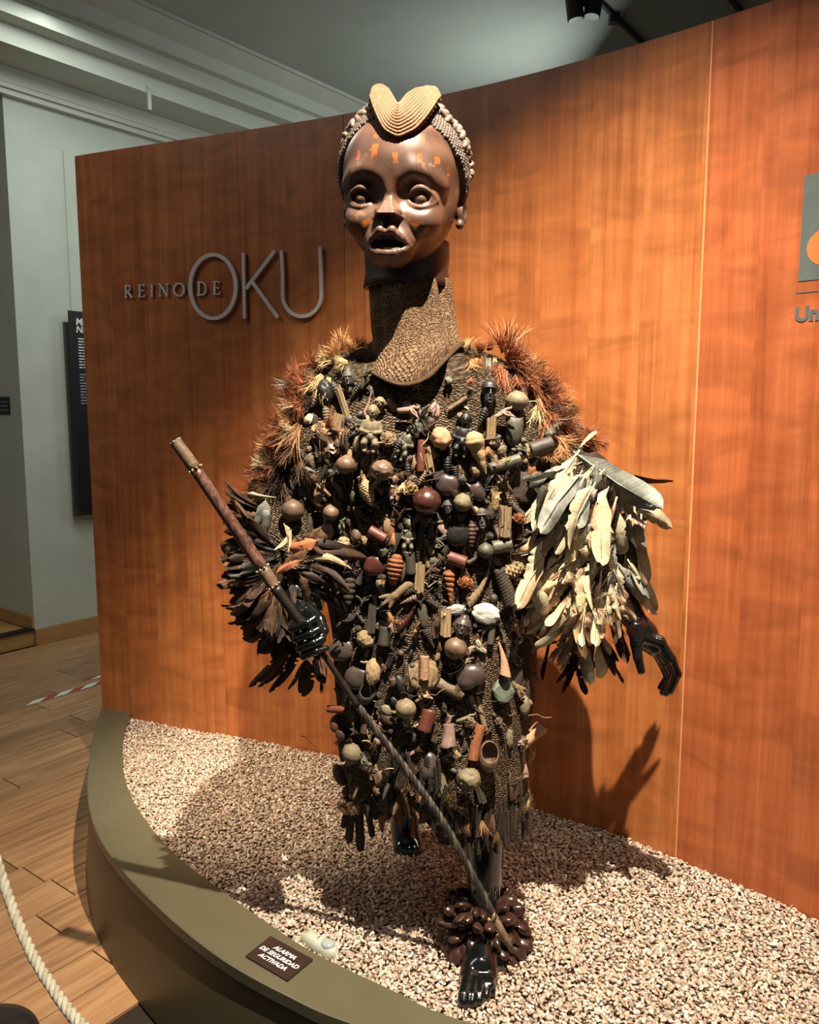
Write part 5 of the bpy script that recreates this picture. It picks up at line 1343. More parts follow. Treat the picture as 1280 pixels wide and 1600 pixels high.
L_ = [
 # chest, left half
 ('carved_head', 544, 594, 21, 38, -4, 'dgrey'), ('ringhorn', 556, 612, 11, 34, 35, 'black'), ('sticks0', 537, 634, 10, 62, -18, 'wood'), ('rough0', 508, 612, 22, 38, -8, 'black'), ('carved_head', 593, 631, 22, 22, 8, 'moss'),
 ('figurine', 580, 670, 36, 72, 6, 'moss'), ('fibrenut', 607, 686, 24, 24, 0, 'tan'), ('horn2', 574, 632, 10, 42, 4, 'pink'), ('sticks1', 528, 660, 18, 26, 14, 'wood'), ('leaf0', 482, 655, 14, 18, 40, 'cream'), ('figurine', 558, 660, 18, 36, 20, 'dgrey'),
 ('tatter0', 505, 675, 34, 34, 10, 'peach'), ('tatter1', 533, 680, 26, 26, -20, 'orange'), ('tatter0', 513, 696, 34, 30, 60, 'brown'), ('cowrie', 526, 702, 8, 14, -20, 'cream'), ('leaf1', 485, 718, 16, 32, -10, 'bone' if 0 else 'moss'), ('leaf2', 545, 655, 14, 16, 0, 'dgrey'),
 ('figurine', 659, 668, 30, 46, 60, 'dgrey'), ('figurine', 636, 690, 26, 62, 28, 'green'), ('ringhorn', 618, 704, 16, 34, 25, 'black'), ('rock0', 689, 685, 30, 34, -10, 'peach'), ('carved_head', 690, 690, 22, 26, -15, 'tan'), ('pipe', 658, 712, 12, 46, 2, 'red'),
 ('pipe', 675, 707, 11, 20, -35, 'tan'), ('sticks2', 670, 724, 12, 30, -10, 'straw'), ('twig0', 641, 648, 26, 34, 80, 'pink'), ('rock1', 652, 652, 14, 12, 0, 'pink'),
 # chest, right half
 ('mask', 765, 615, 24, 40, 4, 'black'), ('ball0', 808, 626, 33, 30, 0, 'moss'), ('ringhorn', 753, 654, 13, 36, 22, 'black'), ('sticks0', 767, 672, 14, 42, 2, 'straw'), ('beast', 804, 668, 26, 54, 6, 'dgrey'), ('horn3', 766, 683, 34, 10, 0, 'dgrey'),
 ('figurine', 724, 680, 34, 68, 8, 'black'), ('carved_head', 729, 664, 16, 20, 10, 'dgrey'), ('conch', 748, 708, 28, 66, -20, 'tan'), ('pipe', 789, 725, 17, 48, 72, 'green'), ('figurine', 812, 698, 26, 30, 30, 'green'), ('pipe', 846, 698, 22, 34, 72, 'dgrey'),
 ('rock2', 858, 678, 18, 24, 20, 'dgrey'), ('horn2', 697, 628, 6, 40, -4, 'dbrown'), ('leaf1', 728, 636, 5, 14, -40, 'cream'), ('grub', 699, 727, 14, 28, 0, 'black'), ('ringhorn', 712, 742, 14, 30, -10, 'black'), ('rock0', 742, 734, 16, 24, -20, 'brown'),
 ('bean', 699, 758, 36, 34, 200, 'plum'), ('leaf2', 784, 752, 18, 26, 150, 'wood'), ('leaf0', 722, 748, 18, 22, 30, 'dgrey'), ('beast', 745, 766, 20, 36, -30, 'plum'), ('pouch', 826, 762, 54, 52, 8, 'leather', .75), ('bean', 835, 790, 28, 16, -20, 'plum'),
 ('tatter2', 775, 772, 20, 60, 8, 'straw'), ('leaf0', 768, 742, 10, 26, 40, 'cream'),
 # middle band
 ('ball1', 540, 726, 29, 29, 0, 'brown'), ('rough2', 597, 735, 34, 32, 0, 'brown'), ('cob', 573, 767, 22, 48, -22, 'tan'), ('horn2', 590, 790, 10, 22, 110, 'tan'), ('figurine', 617, 766, 19, 44, 2, 'pink'), ('fibrenut', 640, 762, 26, 22, 20, 'straw'),
 ('ball2', 667, 783, 41, 42, 0, 'maroon'), ('carved_head', 664, 812, 22, 22, 0, 'dbrown'), ('ball0', 723, 785, 28, 28, 0, 'moss'), ('carved_head', 700, 794, 20, 36, 0, 'dgrey'), ('mask', 753, 812, 18, 36, -4, 'dgrey'), ('bean', 716, 836, 36, 34, 150, 'black'),
 ('rock1', 717, 839, 10, 10, 0, 'peach'), ('grub', 737, 834, 15, 42, 2, 'dbrown'), ('horn3', 597, 776, 26, 22, 0, 'black'), ('ball1', 457, 797, 33, 33, 0, 'brown'), ('ball2', 517, 801, 24, 24, 0, 'brown'), ('ball0', 507, 834, 25, 38, 40, 'brown'),
 ('leaf0', 486, 812, 10, 46, 10, 'dgrey'), ('figurine', 533, 808, 14, 50, -4, 'green'), ('leaf1', 545, 815, 10, 34, -20, 'dbrown'), ('ball2', 558, 836, 18, 24, 10, 'brown'), ('figurine', 474, 768, 16, 42, -28, 'dgrey'), ('horn', 484, 785, 14, 30, -20, 'black'),
 ('pipe', 590, 836, 17, 28, 118, 'red'), ('figurine', 638, 838, 24, 52, 4, 'green'), ('horn3', 640, 820, 20, 26, 0, 'green'), ('leaf2', 611, 832, 14, 30, 10, 'orange'), ('ringhorn', 654, 854, 14, 44, 4, 'bark'), ('rock0', 571, 845, 13, 20, -20, 'wood'),
 ('ball0', 759, 860, 24, 24, 0, 'green'), ('pipe', 785, 853, 20, 28, 78, 'green'), ('pipe', 714, 875, 19, 27, 110, 'red'), ('horn3', 740, 866, 18, 34, 10, 'dgrey'), ('sticks1', 790, 815, 18, 46, 2, 'wood'), ('fibrenut', 811, 810, 21, 20, 0, 'orange'),
 ('pipe', 811, 832, 11, 22, 0, 'dbrown'), ('pipe', 826, 849, 15, 38, 3, 'dgrey'), ('pod', 811, 871, 18, 36, -60, 'brown'), ('rock2', 820, 850, 14, 18, 40, 'peach'), ('horn', 828, 868, 14, 24, 60, 'tan'),
 # lower middle
 ('spiral', 538, 862, 21, 44, -6, 'tan'), ('bean', 586, 884, 34, 33, 10, 'maroon'), ('grub', 617, 890, 24, 46, 8, 'orange'), ('rough0', 629, 893, 12, 34, 12, 'dbrown'), ('pipe', 641, 880, 15, 32, -4, 'dgrey'), ('sticks2', 655, 902, 15, 46, 4, 'wood'),
 ('twig1', 656, 928, 24, 40, 0, 'dbrown'), ('bone', 620, 927, 24, 56, 52, 'wood'), ('leaf0', 577, 917, 12, 30, 50, 'plum'), ('rough1', 595, 912, 16, 18, 0, 'moss'), ('pipe_flare', 566, 902, 18, 24, 20, 'bark'), ('spiral_thin', 703, 916, 18, 54, -4, 'orange'),
 ('fibrenut', 727, 910, 24, 20, 0, 'orange'), ('horn', 745, 918, 26, 66, 12, 'wood', .5), ('pinecone', 801, 891, 26, 38, 70, 'tan'), ('shellcap', 713, 953, 32, 17, -6, 'white', .7), ('shellcap', 760, 959, 42, 32, 10, 'white', .7), ('tatter0', 806, 925, 30, 26, 30, 'straw'),
 ('carved_head', 722, 982, 30, 42, 14, 'plum'), ('sticks0', 696, 973, 16, 42, 2, 'wood'), ('horn', 634, 962, 22, 54, 16, 'maroon'), ('pod', 660, 958, 14, 46, -6, 'dgrey'), ('twig2', 648, 990, 30, 14, 0, 'straw'), ('sticks1', 582, 967, 17, 42, 6, 'bark'),
 ('horn2', 556, 945, 5, 44, 4, 'dbrown'), ('rock0', 571, 998, 28, 26, 20, 'wood'), ('pipe', 601, 994, 17, 28, 4, 'dgrey'), ('rock1', 537, 940, 12, 14, 0, 'dgrey'), ('twig3', 600, 950, 26, 24, 0, 'dgrey'), ('sticks2', 680, 978, 11, 36, 6, 'dbrown'),
 ('leaf1', 525, 985, 14, 18, 30, 'red'), ('figurine', 806, 978, 20, 34, -34, 'peach'), ('braid', 790, 918, 22, 60, -18, 'bark'), ('horn3', 810, 1000, 16, 16, 0, 'cream'), ('rock0', 541, 1030, 8, 6, 0, 'tan'), ('ball0', 665, 848, 12, 18, 0, 'dgrey'),
 # skirt
 ('bean', 535, 1014, 40, 38, 8, 'beang', .6), ('bean', 558, 1059, 37, 36, 190, 'beang', .6), ('halfshell', 574, 1084, 25, 34, 20, 'dgrey', .6), ('rough2', 583, 1050, 24, 44, 6, 'tan'), ('rock2', 571, 1034, 16, 8, 10, 'pink'), ('ball0', 712, 1014, 33, 34, 184, 'brown', .6),
 ('cowrie', 739, 1014, 9, 17, 82, 'cream'), ('cowrie', 753, 1015, 9, 16, -60, 'cream'), ('cowrie', 748, 1006, 8, 14, -20, 'cream'), ('bean', 735, 1057, 43, 36, -20, 'plum', .6), ('pouch', 661, 1055, 44, 44, 0, 'wood'), ('tatter1', 646, 1064, 24, 36, 20, 'tan'), ('tatter2', 677, 1060, 24, 36, -16, 'straw'), ('tatter0', 661, 1072, 34, 24, 90, 'tan'), ('pipe', 704, 1077, 18, 40, 116, 'moss'),
 ('pipe', 768, 993, 10, 26, 8, 'green'), ('horn2', 784, 1034, 26, 54, -32, 'peach'), ('bean', 808, 1054, 18, 36, 0, 'plum'), ('stone', 786, 1079, 30, 36, -24, 'stone', .8), ('tatter1', 829, 1058, 24, 34, -24, 'peach'), ('ball1', 634, 1107, 30, 30, 0, 'moss', .7),
 ('pod', 605, 1110, 14, 20, -60, 'moss'), ('twig0', 618, 1118, 14, 14, 90, 'straw'), ('pod', 606, 1124, 14, 24, -60, 'dbrown'), ('pipe', 667, 1126, 21, 31, 18, 'red', .7), ('horn3', 653, 1128, 14, 16, 0, 'cream'), ('pipe', 532, 1109, 11, 42, 92, 'red', .6),
 ('ball2', 525, 1130, 18, 28, 0, 'red', .7), ('ball1', 535, 1146, 20, 22, 0, 'dbrown'), ('bone', 562, 1142, 20, 30, 100, 'bark'), ('ball0', 551, 1177, 31, 31, 0, 'moss', .7), ('pod', 531, 1211, 20, 34, -10, 'brown', .6), ('tatter2', 703, 1118, 14, 26, 20, 'pink'),
 ('pipe_flare', 699, 1150, 24, 34, 176, 'pink', .7), ('pipe_bent', 746, 1160, 22, 52, 8, 'orange', .8), ('braid_thin', 752, 1116, 9, 52, -14, 'wood', .5), ('halfshell', 764, 1182, 30, 46, 4, 'brown', .7), ('rough0', 732, 1217, 35, 32, 0, 'moss', .9), ('bean', 670, 1197, 28, 40, 4, 'beang', .7),
 ('leaf2', 796, 1150, 12, 34, 4, 'moss'), ('ball1', 820, 1102, 16, 30, 8, 'moss'), ('rock0', 828, 1098, 8, 10, 0, 'pink'), ('pipe_flare', 832, 1152, 22, 44, 50, 'peach', .7), ('tatter0', 816, 1158, 18, 20, -40, 'pink'), ('pipe', 817, 1196, 12, 34, -2, 'pink'),
 ('horn2', 824, 1222, 8, 40, -4, 'peach'), ('ball0', 806, 1004, 10, 10, 0, 'dgrey'), ('ball1', 813, 1030, 9, 9, 0, 'green'), ('leaf0', 596, 1215, 24, 30, -30, 'brown'), ('leaf1', 622, 1180, 12, 40, 6, 'moss'), ('leaf2', 610, 1200, 18, 40, 20, 'dbrown'),
 ('grub', 545, 915, 22, 60, 2, 'bark'), ('horn', 690, 1095, 14, 40, -30, 'bark'), ('braid_thin', 700, 855, 12, 40, 30, 'bark'), ('twig1', 690, 840, 30, 34, 80, 'dgrey'), ('twig2', 628, 800, 30, 34, 30, 'dbrown'), ('twig3', 672, 745, 30, 30, 0, 'bark')]
for a in L_:
    a = list(a); a[3] *= 1.08; a[4] *= 1.06
    if len(a) < 8: a.append(.55)
    put(*a)
# braids over the pouch and the yellow bundle
def sub_on(px, py, w_, h_, ang, m, key, parent, name):
    loc, nr = hit(px, py); sc = loc.y/.99/F; x, y, z = obasis(nr, ang, loc, .6); p = loc-y*.028; d = ray(px, py); p = CAM+d*((p-CAM).length/d.length)
    o = inst(name, getmesh(key, mm[m], name), mat4(x, y, z, p, (w_*sc, w_*sc, h_*sc)), robe_root)
    M = Matrix.Translation(-robe_root.location) @ mat4(x, y, z, p, (w_*sc, w_*sc, h_*sc)); return o
sub_on(831, 752, 14, 46, -2, 'orange', 'braid', None, 'braided_cord'); sub_on(663, 1044, 17, 40, 2, 'peach', 'braid', None, 'braided_cord')
# filler: small pieces between the larger ones
rr = random.Random(99)
def dens(x, y):
    if y < 590: return 0
    if y < 690: return .28 if (x < 680 or x > 835) else .05
    if y < 1000:
        if x > 735 and y > 820: return .55
        return 1.0
    if x > 730: return .12
    if y < 1090: return .35
    return .5 if y > 1150 else .4
fill = [('twig0', 16, 30), ('twig1', 16, 28), ('twig2', 14, 28), ('rock0', 12, 14), ('rock1', 11, 13), ('horn', 12, 26), ('horn3', 16, 18), ('pod', 10, 20), ('leaf0', 11, 24), ('leaf1', 10, 22), ('leaf2', 12, 20), ('ball0', 10, 11), ('pipe', 8, 20), ('sticks0', 9, 26), ('ringhorn', 9, 24), ('grub', 9, 22), ('cowrie', 7, 12), ('tatter0', 16, 20), ('bone', 12, 28), ('figurine', 12, 28), ('spiral_thin', 9, 24), ('braid_thin', 8, 30)]
fm = ['dgrey', 'dbrown', 'bark', 'black', 'moss', 'wood', 'bark', 'dgrey', 'dbrown', 'brown', 'pink', 'green']
nf = 0; tries = 0; named = {}
while nf < 330 and tries < 20000:
    tries += 1; x, y = rr.uniform(455, 850), rr.uniform(590, 1245)
    lx = np.interp(y, [590, 650, 760, 850, 950, 1240], [480, 460, 450, 505, 520, 535]); rx = np.interp(y, [590, 650, 760, 850, 950, 1240], [820, 850, 838, 830, 825, 825])
    if not (lx < x < rx) or rr.random() > dens(x, y): continue
    if 795 < x < 850 and 725 < y < 792: continue
    if any((x-a)**2+(y-c)**2 < (r*.52+3.2)**2 for a, c, r in placed): continue
    k, w_, h_ = rr.choice(fill); s = rr.uniform(.7, 1.5)
    put(k, x, y, w_*s, h_*s, rr.gauss(0, 35), rr.choice(fm), .6); nf += 1
print('filler', nf, 'tries', tries)

# ------------------------------------------------------------------ hem: bark strips and fringe cords
rr = random.Random(31)
def strip_hang(px, py, ln, w_, m, key='sticks0', ang=0, Y=None, name=None):
    loc, nr = hit(px, py-8); d = ray(px, py); sc = loc.y/F
    P = CAM + d*((loc.y-.022)/d.y)
    M = mat4(*obasis(Vector((0, -1, 0)), ang, P, .1), P, (w_*sc, w_*sc, ln*sc)); base = name or 'hem_strip'
    inst(base, getmesh(key, mm[m], base), M, robe_root)
for (x, y, ln, w_, a) in ((548, 1285, 66, 14, 6), (562, 1294, 74, 15, -2), (577, 1280, 60, 11, -10), (590, 1262, 50, 10, -16), (541, 1270, 50, 10, 12)): strip_hang(x, y, ln, w_, 'bark', 'sticks%d' % (x % 3), a)
for i in range(44):
    x = 694+i*3.1+rr.uniform(-3, 3); bot = 1306+24*math.sin((i/44)*PI)+rr.uniform(-18, 12); strip_hang(x, bot-30, rr.uniform(50, 84), rr.uniform(5, 11), rr.choice(('fringe', 'fringe', 'dbrown')), 'braid_thin', rr.gauss(0, 9), name='fringe_cord')
for i in range(12):
    x = 600+i*8+rr.uniform(-2, 2); strip_hang(x, 1216+rr.uniform(-14, 10), rr.uniform(40, 70), rr.uniform(6, 10), 'fringe', 'braid_thin', rr.gauss(0, 10), name='fringe_cord')
# ------------------------------------------------------------------ hair and feather tufts
def fmat(name, c1, c2, rough=.65, scale=20, vary=.3, dark=.75):
    t = NT(name); t.set(Roughness=rough); t.b.inputs['Specular IOR Level'].default_value = .3
    sep = t.n('ShaderNodeSeparateXYZ'); t.l(t.co('Object'), sep.inputs[0]); ax_ = t.math('ABSOLUTE', sep.outputs[0])
    s_ = t.math('SUBTRACT', sep.outputs[2], t.math('MULTIPLY', ax_, .6)); cx_ = t.n('ShaderNodeCombineXYZ'); t.l(t.math('MULTIPLY', s_, 70), cx_.inputs[0]); t.l(t.math('MULTIPLY', sep.outputs[0], 3), cx_.inputs[1])
    info = t.n('ShaderNodeObjectInfo'); t.l(t.math('MULTIPLY', info.outputs['Random'], 50), cx_.inputs[2])
    st_ = t.noise(cx_.outputs[0], 1, 3, .6); c = t.ramp(st_, [(.3, srgb(c1)), (.7, srgb(c2))])
    big = t.noise(t.co('Object'), 5, 3); 
    ad = t.n('ShaderNodeVectorMath', operation='ADD'); t.l(t.co('Object'), ad.inputs[0]); t.l(info.outputs['Location'], ad.inputs[1]); big = t.noise(ad.outputs[0], 4, 3)
    c = t.mix(t.ramp(big, [(.45, (0, 0, 0, 1)), (.68, (dark, dark, dark, 1))]), c, srgb(dull(dull(dull(c1)))))
    hsv = t.n('ShaderNodeHueSaturation'); t.l(c, hsv.inputs['Color']); t.l(t.math('ADD', t.math('MULTIPLY', info.outputs['Random'], vary*2), 1-vary), hsv.inputs['Value']); t.color(hsv.outputs[0])
    t.bump(st_, .5, .002); return t.m
fc = {'rust': fmat('feather_rust', '86492F', 'B4734E', .75, 20, vary=.3, dark=.15), 'orange': fmat('feather_orange', 'A07048', 'CE9F70', .75, 20, vary=.25, dark=.1), 'gold': fmat('feather_gold', 'C0A26C', 'E4CD9C', .75, 20, vary=.2, dark=.1),
      'darkt': fmat('feather_dark', '24180F', '3C2919', .6, 20, vary=.4), 'brownt': fmat('feather_brown', '4A3220', '6B4B30', .65, 20, vary=.4), 'grey': fmat('feather_grey', '7E7F76', 'A3A499', .6, 20, vary=.25),
      'cream': fmat('feather_cream', 'C6B68E', 'E8DCBA', .65, 15, vary=.2, dark=.55), 'peach': fmat('feather_peach', 'BE9C78', 'DCBE9C', .65, 15, vary=.2, dark=.55), 'hairb': fmat('hair_brown', '5A4024', '7E6240', .7, 20, vary=.3), 'blk': fmat('feather_black', '0E0C0B', '1C1714', .45, 20, vary=.4)}
TU = {}
def tuft_at(px, py, ln, ang, m, kind=0, outy=.02, name='feather_tuft', Y=None, tiltf=-.25):
    loc, nr = hit(px, py); 
    if Y is not None: loc = atY(px, py, Y)
    k = (kind, m)
    if k not in TU:
        V, Fc = (tuft(kind, 150, .70, .013, .35, .55) if kind < 3 else tuft(kind, 110, .75, .009, .9, .25) if kind < 6 else tuft(kind, 60, .34, .020, .15, .30)); TU[k] = rawmesh(name, V, Fc, fc[m])
    sc = loc.y/F; a = math.radians(ang); z = Vector((math.sin(a), tiltf, math.cos(a))).normalized(); y = (Vector((0, 1, 0)) - z*z.y).normalized(); x = y.cross(z)
    p = loc + Vector((0, -outy, 0)); s = ln*sc*(1.25 if py < 760 else 1.0)
    inst(name, TU[k], mat4(x, y, z, p, (s, s, s)), robe_root)
for q in ((500, 575, 42, -60, 'rust', 0), (478, 592, 46, -68, 'rust', 1), (548, 552, 34, 20, 'orange', 2), (560, 548, 30, 35, 'rust', 1), (530, 560, 40, -30, 'orange', 0), (520, 566, 42, -80, 'gold', 2), (545, 566, 34, -100, 'gold', 1), (536, 548, 34, -10, 'orange', 6),
          (516, 590, 38, 195, 'gold', 6), (505, 586, 44, 215, 'gold', 7), (500, 588, 36, -120, 'orange', 2), (482, 590, 44, -120, 'rust', 2), (470, 600, 40, -100, 'grey', 6), (470, 625, 52, -95, 'rust', 0), (462, 622, 40, -70, 'brownt', 1), (482, 630, 40, -110, 'rust', 2),
          (462, 655, 44, -100, 'orange', 0), (455, 665, 50, -125, 'rust', 7), (470, 662, 60, 212, 'orange', 7), (490, 668, 36, 100, 'peach', 1), (510, 665, 30, 60, 'rust', 2), (530, 672, 28, 120, 'peach', 0), (448, 690, 46, -120, 'rust', 1), (452, 700, 54, 190, 'brownt', 7),
          (462, 690, 46, 210, 'brownt', 6), (440, 720, 46, -110, 'brownt', 2), (436, 738, 50, 190, 'darkt', 7), (440, 745, 46, 160, 'brownt', 6), (432, 700, 32, -80, 'orange', 6), (428, 730, 36, -70, 'peach', 6), (470, 720, 40, 170, 'brownt', 7), (415, 760, 46, -120, 'rust', 7),
          (728, 556, 40, 150, 'hairb', 3), (735, 560, 40, 175, 'orange', 0), (742, 560, 44, 160, 'orange', 4), (735, 590, 18, 180, 'rust', 1), (748, 553, 30, 10, 'rust', 2), (760, 548, 28, 40, 'rust', 0), (733, 548, 24, -20, 'gold', 1), (770, 556, 50, 190, 'gold', 7), (762, 560, 40, 182, 'grey', 6),
          (786, 552, 54, -8, 'rust', 7), (790, 556, 50, 14, 'orange', 6), (788, 562, 56, 55, 'rust', 0), (792, 566, 56, 90, 'darkt', 1), (790, 570, 60, 75, 'rust', 2), (800, 575, 50, 110, 'rust', 0), (788, 578, 52, 200, 'rust', 7), (782, 570, 48, 215, 'rust', 2), (806, 585, 44, 175, 'rust', 0),
          (800, 566, 40, 140, 'darkt', 2), (826, 596, 50, 60, 'rust', 0), (832, 600, 56, 95, 'darkt', 1), (838, 612, 50, 115, 'rust', 2), (846, 620, 46, 90, 'rust', 1), (842, 630, 46, 200, 'gold', 7), (836, 618, 36, 160, 'orange', 6), (852, 640, 42, 150, 'rust', 0), (855, 655, 44, 190, 'rust', 7),
          (866, 660, 40, 60, 'brownt', 1), (872, 668, 42, 90, 'rust', 0), (878, 672, 38, 40, 'rust', 2), (870, 680, 46, 130, 'orange', 1), (876, 690, 40, 170, 'orange', 0), (884, 700, 40, 200, 'orange', 2), (890, 690, 34, 80, 'rust', 6), (858, 700, 36, 190, 'orange', 2), (820, 745, 26, 60, 'orange', 1),
          (850, 770, 34, 200, 'peach', 2), (640, 770, 26, 40, 'hairb', 3), (626, 745, 26, -20, 'hairb', 4), (615, 830, 26, 180, 'orange', 6), (585, 1120, 30, 165, 'orange', 7), (580, 1190, 40, 190, 'hairb', 4), (650, 1190, 44, 170, 'hairb', 4), (640, 1185, 46, 200, 'hairb', 3), (640, 1220, 44, 180, 'brownt', 4),
          (660, 1225, 30, 185, 'orange', 7), (620, 1215, 40, 160, 'brownt', 5)): tuft_at(*q)
for q in ((716, 1236, 56, 250, 'hairb', 3), (712, 1238, 60, 215, 'hairb', 4), (708, 1236, 54, 280, 'hairb', 5), (714, 1240, 60, 190, 'brownt', 4), (548, 1240, 50, 195, 'hairb', 3), (540, 1245, 60, 205, 'rust', 4), (552, 1250, 60, 175, 'hairb', 5), (545, 1235, 40, 220, 'rust', 3),
          (818, 1245, 34, 120, 'gold', 3), (822, 1240, 36, 90, 'hairb', 4), (815, 1250, 44, 160, 'hairb', 5), (752, 1272, 34, 175, 'orange', 7), (768, 1262, 36, 180, 'brownt', 6), (775, 1290, 30, 190, 'hairb', 7), (730, 1262, 40, 185, 'hairb', 6), (826, 1172, 34, 120, 'gold', 3), (752, 1325, 22, 190, 'hairb', 6)): tuft_at(*q, outy=.03, name='hair_tuft')

rr = random.Random(78)
for i in range(44):      # wisps of fibre among the charms
    x, y = rr.uniform(500, 820), rr.uniform(640, 1230)
    if x > 735 and y > 1000 or (690 < x < 800 and y < 680): continue
    tuft_at(x, y, rr.uniform(14, 26), rr.gauss(180, 50), rr.choice(('hairb', 'gold', 'brownt', 'orange', 'hairb')), rr.choice((1, 2, 3, 6, 7)), outy=.03)
for i in range(40):      # loose threads
    x, y = rr.uniform(490, 825), rr.uniform(600, 1240); loc, nr_ = hit(x, y); p = loc+Vector((0, -.028, 0)); pts = [p]; a = rr.uniform(0, 2*PI)
    for k in range(5): a += rr.gauss(0, .7); pts.append(pts[-1]+Vector((math.cos(a)*.012, rr.uniform(-.004, .003), math.sin(a)*.012-.003)))
    V, Fc = tube(smoothpath(pts, 3), .0011, 5); obj('thread', V, Fc, mm[rr.choice(('cream', 'straw', 'bark', 'dbrown'))], robe_root, True)
rr = random.Random(77)
for i in range(46):      # reddish down along both shoulder edges
    if i % 2: f = rr.random(); x, y = np.interp(f, [0, .5, 1], [800, 872, 925]), np.interp(f, [0, .5, 1], [560, 640, 700]); a = rr.gauss(95, 40)
    else: f = rr.random(); x, y = np.interp(f, [0, .5, 1], [500, 452, 412]), np.interp(f, [0, .5, 1], [585, 670, 760]); a = rr.gauss(-110, 35)
    tuft_at(x+rr.gauss(0, 8), y+rr.gauss(0, 8), rr.uniform(26, 46), a, rr.choice(('rust', 'brownt', 'orange', 'rust', 'peach') if y < 700 or i % 2 else ('brownt', 'darkt', 'rust')), rr.choice((0, 1, 2, 6)))
for i in range(34):      # pale down between the long feathers
    x, y = rr.uniform(855, 985), rr.uniform(740, 990); tuft_at(x, y, rr.uniform(16, 28), rr.gauss(190, 40), rr.choice(('cream', 'peach', 'cream', 'brownt')), rr.choice((0, 1, 2)), outy=.03)
# ------------------------------------------------------------------ long feathers on both sleeves
FE = {}
FPAR = [None]
def feat_at(px, py, ln, ang, m, kind=0, Y=None, outy=.02, wid=1.0, tiltf=None, name='feather', rollv=None):
    k = (kind, m)
    if k not in FE:
        r_ = random.Random(kind*17+3)
        V, Fc = feather(kind*3+1, wid=(.095, .13, .155, .12, .085, .17)[kind % 6], curve=(.5, -.35, .7, .25, -.5, .5)[kind % 6], jag=(.25, .35, .3, .5, .6, .55)[kind % 6], tip=(.6, .95, .8, .5, .3, .9)[kind % 6], twist=(.12, -.15, .2, -.1, .3, .1)[kind % 6])
        FE[k] = rawmesh(name, V, Fc, fc[m])
    loc, nr = hit(px, py)
    if Y is not None: loc = atY(px, py, min(Y, loc.y-.012) if 365 < px < 1005 and py < 1000 else Y)
    sc = loc.y/F; a = math.radians(ang); tf = tiltf if tiltf is not None else rr.uniform(-.35, .05)
    z = Vector((math.sin(a), tf, math.cos(a))).normalized(); y = (Vector((rr.uniform(-.3, .3), 1, rr.uniform(-.35, .25))) ); y = (y - z*z.dot(y)).normalized(); x = y.cross(z)
    if rollv: x, y = (Matrix.Rotation(rollv, 3, z) @ x), (Matrix.Rotation(rollv, 3, z) @ y)
    s = ln*sc; inst(name, FE[k], mat4(x, y, z, loc+Vector((0, -outy, 0)), (s*wid, s, s)), FPAR[0] or robe_root)
rr = random.Random(55)
rowsR = [  # y of roots, x range, angle left..right (deg clockwise from up), length, colours, depth
 (1000, 880, 955, 215, 165, 58, ('brownt', 'cream', 'peach', 'darkt'), 8, 2.00), (965, 860, 968, 225, 160, 62, ('peach', 'cream', 'brownt', 'cream'), 12, 1.97),
 (925, 838, 978, 235, 165, 62, ('cream', 'peach', 'orange', 'cream'), 13, 1.94), (885, 845, 985, 240, 165, 62, ('cream', 'grey', 'peach', 'cream'), 13, 1.915),
 (845, 862, 992, 245, 170, 64, ('grey', 'cream', 'peach', 'darkt'), 13, 1.895), (805, 874, 996, 235, 175, 66, ('cream', 'grey', 'cream', 'peach'), 13, 1.875),
 (770, 884, 990, 225, 180, 70, ('grey', 'cream', 'peach', 'darkt'), 11, 1.865), (738, 885, 955, 225, 195, 76, ('cream', 'grey', 'darkt'), 7, 1.87)]
FPAR[0] = slR
for y0, x0, x1, a0, a1, ln, cs_, n, Y in rowsR:
    n = int(n*2.2)
    for i in range(n):
        f = (i+.5)/n; x = x0+(x1-x0)*f+rr.uniform(-5, 5); ex = ((x-915)/90)**2; 
        feat_at(x, y0+rr.uniform(-14, 14), ln*rr.uniform(.65, 1.2), a0+(a1-a0)*f+rr.gauss(0, 12), rr.choice(cs_), rr.choice((0, 1, 2, 3, 5)), Y=Y+.10*ex+rr.uniform(-.01, .01), outy=0, tiltf=rr.uniform(-.15, .05), rollv=rr.gauss(0, .75), wid=rr.uniform(.8, 1.3))
